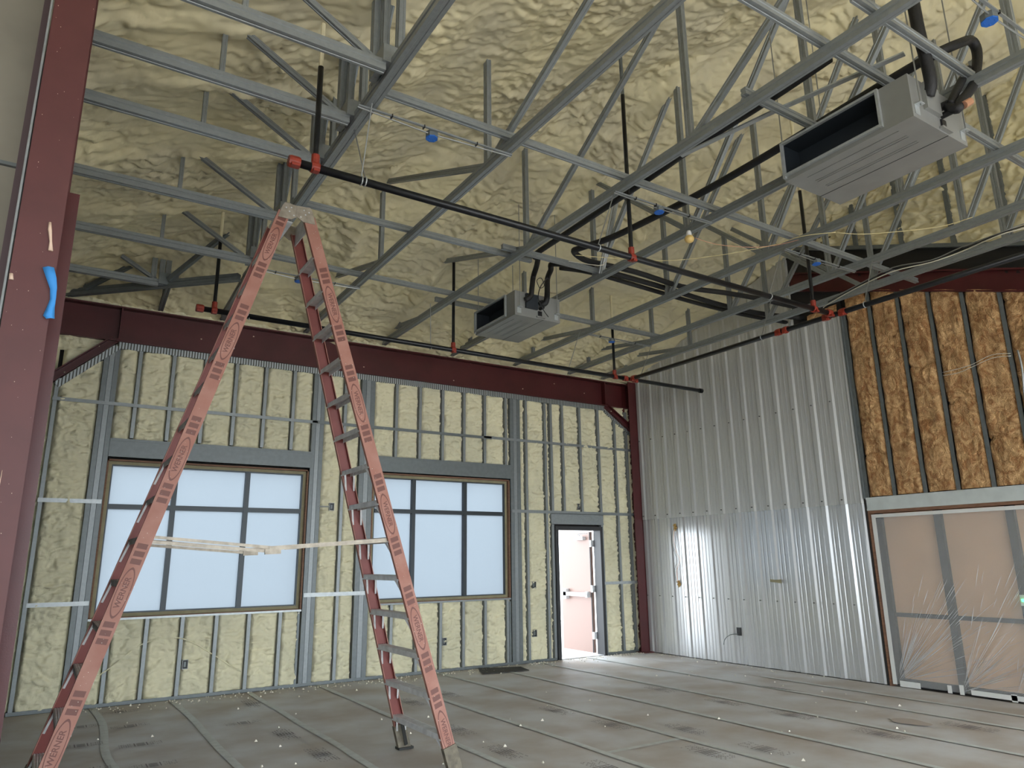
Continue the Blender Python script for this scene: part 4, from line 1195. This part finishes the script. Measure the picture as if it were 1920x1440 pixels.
# ------------------------------------------------------------------ ducted ceiling units
def unit(x0, x1, y0, y1, z0, z1, label, rodx, far_piece=0.10):
    t = thing('ceiling_unit', ((x0 + x1) / 2, (y0 + y1) / 2, z0), label, 'air handler', 'ducted ceiling units')
    th = 0.012
    ys_ = y0 + (y1 - y0) * 0.22       # solid end panel of the outlet face
    mb = MB()
    mb.box(x0, x1, y0, y1, z1 - th, z1)                         # top
    mb.box(x1 - th, x1, y0, y1, z0 + th, z1 - th)               # rear face
    mb.box(x0, x1 - th, y1 - th, y1, z0 + th, z1 - th)          # far end
    mb.box(x0, x1 - th, y0, y0 + th, z0 + th, z1 - th)          # near end
    mb.box(x0, x0 + th, y0 + th, ys_, z0 + th, z1 - th)         # outlet face solid part
    mb.box(x0, x0 + th, ys_, y1 - th, z0 + th, z0 + 0.055)      # lip under outlet
    mb.build('casing', 'unit', t)
    bp_ = MB().box(x0, x1, y0, y1, z0, z0 + th).build('bottom_panel', 'unit', t)
    dx = x1 - x0
    for fx in (0.12, 0.26, 0.30, 0.44, 0.48):
        MB().box(x0 + dx * fx, x0 + dx * fx + 0.006, y0 + 0.16, y1 - 0.14, z0 - 0.003, z0).build('pressed_rib', 'rod', bp_)
    MB().box(x0 + dx * 0.62, x0 + dx * 0.62 + 0.004, y0, y1, z0 - 0.0025, z0).build('panel_seam', 'unit_dark', bp_)
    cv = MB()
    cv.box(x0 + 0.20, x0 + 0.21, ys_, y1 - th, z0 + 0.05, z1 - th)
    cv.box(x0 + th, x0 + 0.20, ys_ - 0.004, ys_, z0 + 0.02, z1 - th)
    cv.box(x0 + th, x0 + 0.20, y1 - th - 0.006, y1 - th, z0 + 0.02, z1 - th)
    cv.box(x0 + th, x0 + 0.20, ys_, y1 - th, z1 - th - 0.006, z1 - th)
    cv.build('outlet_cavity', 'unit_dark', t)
    MB().bar((x0 + 0.05, ys_ + 0.01, z0 + 0.075), (x0 + 0.05, y1 - 0.03, z0 + 0.075), 0.012, 0.035).build('drain_lip', 'unit', t)
    fl = MB()
    for q in ((ys_ - 0.02, ys_, z0 + 0.03, z1), (y1 - 0.02, y1, z0 + 0.02, z1), (ys_, y1 - 0.02, z1 - 0.018, z1), (ys_, y1 - 0.02, z0 + 0.035, z0 + 0.055)):
        fl.box(x0 - 0.025, x0, q[0], q[1], q[2], q[3])
    fl.build('outlet_flange', 'galv_bright', t)
    # connections on the near end
    MB().box(x0 + dx * 0.22, x0 + dx * 0.48, y0 - 0.03, y0, z0 + 0.11, z1 - 0.02).build('control_box', 'unit_dark' if dx < 0.7 else 'unit', t)
    MB().box(x0 + dx * 0.50, x0 + dx * 0.58, y0 - 0.014, y0, z0 + 0.03, z0 + 0.10).build('drain_port', 'black', t)
    MB().box(x0 + dx * 0.46, x0 + dx * 0.64, y0 - 0.03, y0, z0 + 0.012, z0 + 0.03).build('drain_bracket', 'unit', t)
    MB().tube([(x0 + dx * 0.55, y0, z0 + 0.21), (x0 + dx * 0.55, y0 - 0.06, z0 + 0.21)], 0.03, 12).build('pipe_stub', 'black_rubber', t)
    MB().tube([(x0 + dx * 0.55, y0, z0 + 0.14), (x0 + dx * 0.55, y0 - 0.07, z0 + 0.14)], 0.024, 12).build('pipe_stub', 'black_rubber', t)
    for x, y in ((x0 + 0.06, y0), (x1 - 0.06, y0), (x0 + 0.06, y1), (x1 - 0.06, y1)):
        s_ = -1 if y == y0 else 1
        br = MB().box(x - 0.03, x + 0.03, min(y, y + s_ * 0.045), max(y, y + s_ * 0.045), z0 + 0.10, z0 + 0.106).box(x - 0.03, x + 0.03, min(y, y + s_ * 0.005), max(y, y + s_ * 0.005), z0 + 0.03, z0 + 0.10).build('hanger_bracket', 'galv_bright', t)
        MB().tube([(x, y + s_ * 0.03, z0 + 0.085), (x, y + s_ * 0.03, rz(x, y) - 0.02)], 0.005, 6).build('hanger_rod', 'rod', br)
    return t
unit(4.74, 5.48, 2.18, 3.23, 4.60, 4.94, 'large galvanised ceiling unit hanging at the upper right, outlet open', 0)
unit(4.58, 5.27, 7.06, 8.05, 4.60, 4.92, 'smaller-looking galvanised ceiling unit hanging further back above the beam', 0)

# insulated refrigerant lines; where they cross the bridging they ride on top of it
def ride(pts, dz=0.075):
    out = []
    for x, y, z in pts:
        f = min(1.0, max(0.0, (z - 5.04) / 0.07)) if z < 5.19 else 0.0
        k = (z + dz * f - 1.63) / (z - 1.63)
        out.append((min(x * k, 9.47), y * k, z + dz * f))
    return out
wire('refrigerant_line', [(4.83, 2.10, 5.85), (4.83, 2.10, 5.6), (4.84, 2.10, 5.27), (4.90, 2.11, 5.07), (4.93, 2.12, 4.90), (4.95, 2.16, 4.82)], 0.042, 'black_rubber', 'thick black insulated pipe dropping straight into the large ceiling unit', 'insulated pipe')
wire('refrigerant_line', ride([(5.15, 2.13, 4.79), (5.12, 2.06, 4.72), (5.18, 2.05, 4.80), (5.40, 2.05, 5.00), (5.54, 2.05, 5.22), (5.60, 2.05, 5.40), (5.53, 2.05, 5.46), (5.33, 2.05, 5.35), (5.04, 2.10, 5.17), (4.98, 2.35, 5.13), (5.0, 2.75, 5.13), (5.03, 3.57, 5.12), (5.02, 4.3, 5.11),
     (5.0, 4.92, 5.12), (4.93, 5.58, 5.12), (4.80, 6.0, 5.12), (4.80, 6.12, 5.13), (4.95, 6.2, 5.12), (5.16, 6.24, 5.12), (5.84, 6.22, 5.13), (6.69, 6.26, 5.12), (7.4, 6.16, 5.14), (8.01, 6.11, 5.16), (8.6, 6.15, 5.2), (9.2, 6.2, 5.25), (9.48, 6.2, 5.26)]), 0.036, 'black_rubber',
     'black insulated pipe looping up from the large ceiling unit and snaking across the trusses', 'insulated pipe')
wire('refrigerant_line', [(5.15, 2.11, 4.80), (5.22, 2.1, 4.90), (5.36, 2.1, 5.06), (5.50, 2.09, 5.22)], 0.03, 'black_rubber', 'second black insulated pipe curving off the large ceiling unit', 'insulated pipe')
tag(MB().tube([(5.13, 2.02, 4.73), (5.19, 2.0, 4.77)], 0.028, 12).build('copper_stub', 'copper', None, loc=(5.15, 2.02, 4.75)), 'bare copper pipe end at the side of the large ceiling unit', 'pipe')
wire('refrigerant_line', ride([(4.71, 7.02, 4.80), (4.78, 7.0, 4.86), (4.80, 7.0, 4.97), (4.79, 6.95, 5.10), (4.70, 6.75, 5.14), (4.55, 6.5, 5.12), (4.44, 6.38, 5.11), (4.42, 5.74, 5.11), (4.40, 4.45, 5.12), (4.37, 3.85, 5.12), (4.38, 3.06, 5.12), (4.36, 2.5, 5.12)]), 0.034, 'black_rubber',
     'black insulated pipe running beside the truss left of both ceiling units', 'insulated pipe')
wire('refrigerant_line', ride([(4.95, 7.02, 4.78), (4.99, 6.98, 4.80), (5.02, 6.98, 4.91), (5.01, 6.95, 5.12), (4.92, 6.75, 5.15), (4.80, 6.55, 5.13), (5.0, 6.45, 5.12), (5.39, 6.38, 5.12), (6.56, 6.41, 5.12), (7.2, 6.46, 5.12), (7.91, 6.50, 5.13), (8.69, 6.47, 5.15), (9.48, 6.42, 5.22)]), 0.036, 'black_rubber',
     'black insulated pipe from the rear ceiling unit heading to the wall gap', 'insulated pipe')
wire('refrigerant_line', ride([(4.95, 6.60, 5.13), (5.39, 6.52, 5.13), (6.2, 6.54, 5.12), (7.2, 6.60, 5.12), (8.3, 6.62, 5.13), (9.48, 6.56, 5.15)]), 0.030, 'black_rubber', 'thinner black insulated pipe lying beside the one from the rear ceiling unit', 'insulated pipe')
wire('control_cable', [(5.03, 6.98, 4.62), (4.95, 6.96, 4.68), (4.88, 6.96, 4.79), (4.87, 6.96, 4.89), (4.92, 6.96, 5.02), (4.98, 6.9, 5.12)], 0.006, 'black', 'thin black cable hanging down the side of the rear ceiling unit')
cp = [(4.90 + 0.055 * math.cos(a), 6.95 + 0.01 * math.sin(3 * a), 5.04 + 0.065 * math.sin(a)) for a in np.linspace(0, 19, 50)]
wire('cable_coil', cp, 0.004, 'black', 'small coil of dark wire above the rear ceiling unit', sub=1)

# ------------------------------------------------------------------ electrical on the trusses
def jbox(x, y, z, label, m='blue_cover', drop=0.0):
    t = thing('junction_box', (x, y, z), label, 'junction box', 'round junction boxes on the bridging')
    MB().tube([(x, y, z), (x, y, z + 0.045)], 0.052, 8).build('box', 'galv_dark', t)
    MB().tube([(x, y, z - 0.008), (x, y, z)], [0.05, 0.05], 8).build('cover', m, t)
    for a in (0.4, 2.0, 3.6, 5.2):
        MB().box(x + 0.03 * math.cos(a) - 0.008, x + 0.03 * math.cos(a) + 0.008, y + 0.03 * math.sin(a) - 0.004, y + 0.03 * math.sin(a) + 0.004, z - 0.011, z - 0.008).build('cover_tab', m, t)
    return t
jbox(2.24, 4.65, 4.945, 'blue-covered round box between the ladder top and the next truss')
jbox(4.71, 4.63, 4.945, 'blue-covered round box above the near pipe, at picture centre right')
jbox(4.70, 1.62, 4.945, 'blue-covered round box at the top right corner')
jbox(7.19, 4.62, 4.945, 'blue-covered round box beside the riser near the metal wall')
jbox(2.21, 8.21, 4.945, 'blue-covered round box seen through the ladder')
jbox(7.12, 8.2, 4.945, 'blue-covered round box near the far pipe end')
for pts, lb in (([(1.60, 4.60, 4.985), (2.2, 4.62, 4.975), (2.96, 4.58, 4.985)], 'thin steel conduit holding the box beside the ladder top'),
                ([(4.12, 4.60, 4.985), (4.7, 4.60, 4.975), (5.40, 4.58, 4.985)], 'thin steel conduit holding the box above the near pipe'),
                ([(4.2, 1.58, 4.985), (4.7, 1.59, 4.975), (5.5, 1.56, 4.985)], 'thin steel conduit holding the box at the top right corner'),
                ([(6.6, 4.60, 4.985), (7.2, 4.60, 4.975), (7.9, 4.58, 4.985)], 'thin steel conduit holding the box by the riser near the metal wall'),
                ([(1.66, 8.15, 4.985), (2.2, 8.19, 4.975), (2.96, 8.14, 4.985)], 'thin steel conduit holding the box seen through the ladder'),
                ([(6.6, 8.16, 4.985), (7.1, 8.18, 4.975), (7.9, 8.16, 4.985)], 'thin steel conduit holding the box near the far pipe end')):
    t = thing('conduit', pts[0], lb, 'conduit', 'thin conduits under the bridging')
    MB().bar(pts[0], pts[2], 0.018, 0.012).build('flat_bar', 'galv', t)
    MB().tube([Vector(p) + Vector((0, 0.014, -0.008)) for p in pts], 0.006, 6).build('cable', 'rod', t)
    for f in (0.2, 0.4, 0.75):
        q = Vector(pts[0]).lerp(Vector(pts[2]), f)
        MB().box(q.x - 0.004, q.x + 0.004, q.y - 0.014, q.y + 0.022, q.z - 0.016, q.z + 0.01).build('tie', 'black', t)
wire('string_line', [(4.65, 5.9, 4.96), (5.47, 5.48, 4.92), (5.93, 5.1, 4.93), (6.31, 4.61, 4.95), (6.42, 4.26, 4.955), (6.65, 4.01, 4.955)], 0.0035, 'wire_y', 'pale string stretched under the trusses from the near pipe', 'string')
wire('string_line', [(6.66, 4.0, 4.95), (6.94, 3.82, 4.93), (7.42, 3.37, 4.94), (7.55, 3.08, 4.96)], 0.0035, 'wire_y', 'pale string below the large ceiling unit', 'string')
for k in range(3):
    o = 0.025 * k
    wire('cable_run', [(8.75, 5.6, 5.0 + o), (8.66, 5.47, 4.99 + o), (8.43, 4.9, 4.99 + o * 0.6), (8.33, 4.36, 5.0 + o), (8.40, 3.94, 4.98 + o * 0.5), (8.44, 3.61, 5.0 + o), (8.32, 3.17, 4.99 + o * 0.4), (8.40, 2.9, 5.0 + o), (8.5, 2.2, 5.0 + o)], 0.007,
         ['wire_w', 'black', 'rod'][k], ['white', 'black', 'grey'][k] + ' cable sagging along the truss before the red sloping beam', group='cables near the metal wall')
wire('pipe_cable', [(4.9, 6.45, 5.16), (5.15, 6.1, 5.02), (5.3, 6.15, 5.12)], 0.005, 'wire_w', 'short white cable looping off the pipes above the rear unit')
t = thing('work_bulb', (5.36, 4.86, 4.93), 'yellowish hanging work bulb under the trusses', 'bulb')
MB().tube([(5.36, 4.86, 5.0), (5.36, 4.86, 4.975), (5.36, 4.86, 4.94)], [0.02, 0.028, 0.028], 12).build('socket', 'white', t)
MB().tube([(5.36, 4.86, 4.945), (5.36, 4.86, 4.93), (5.36, 4.86, 4.905), (5.36, 4.86, 4.88), (5.36, 4.86, 4.865)], [0.03, 0.045, 0.052, 0.042, 0.015], 14).build('globe', 'bulb', t, True)
wire('bulb_cord', [(5.40, 4.84, 4.93), (5.6, 4.7, 4.84), (5.9, 4.5, 4.80), (6.2, 4.4, 4.86), (6.5, 4.35, 4.97)], 0.003, 'copper', 'thin brown cord sagging from the work bulb')
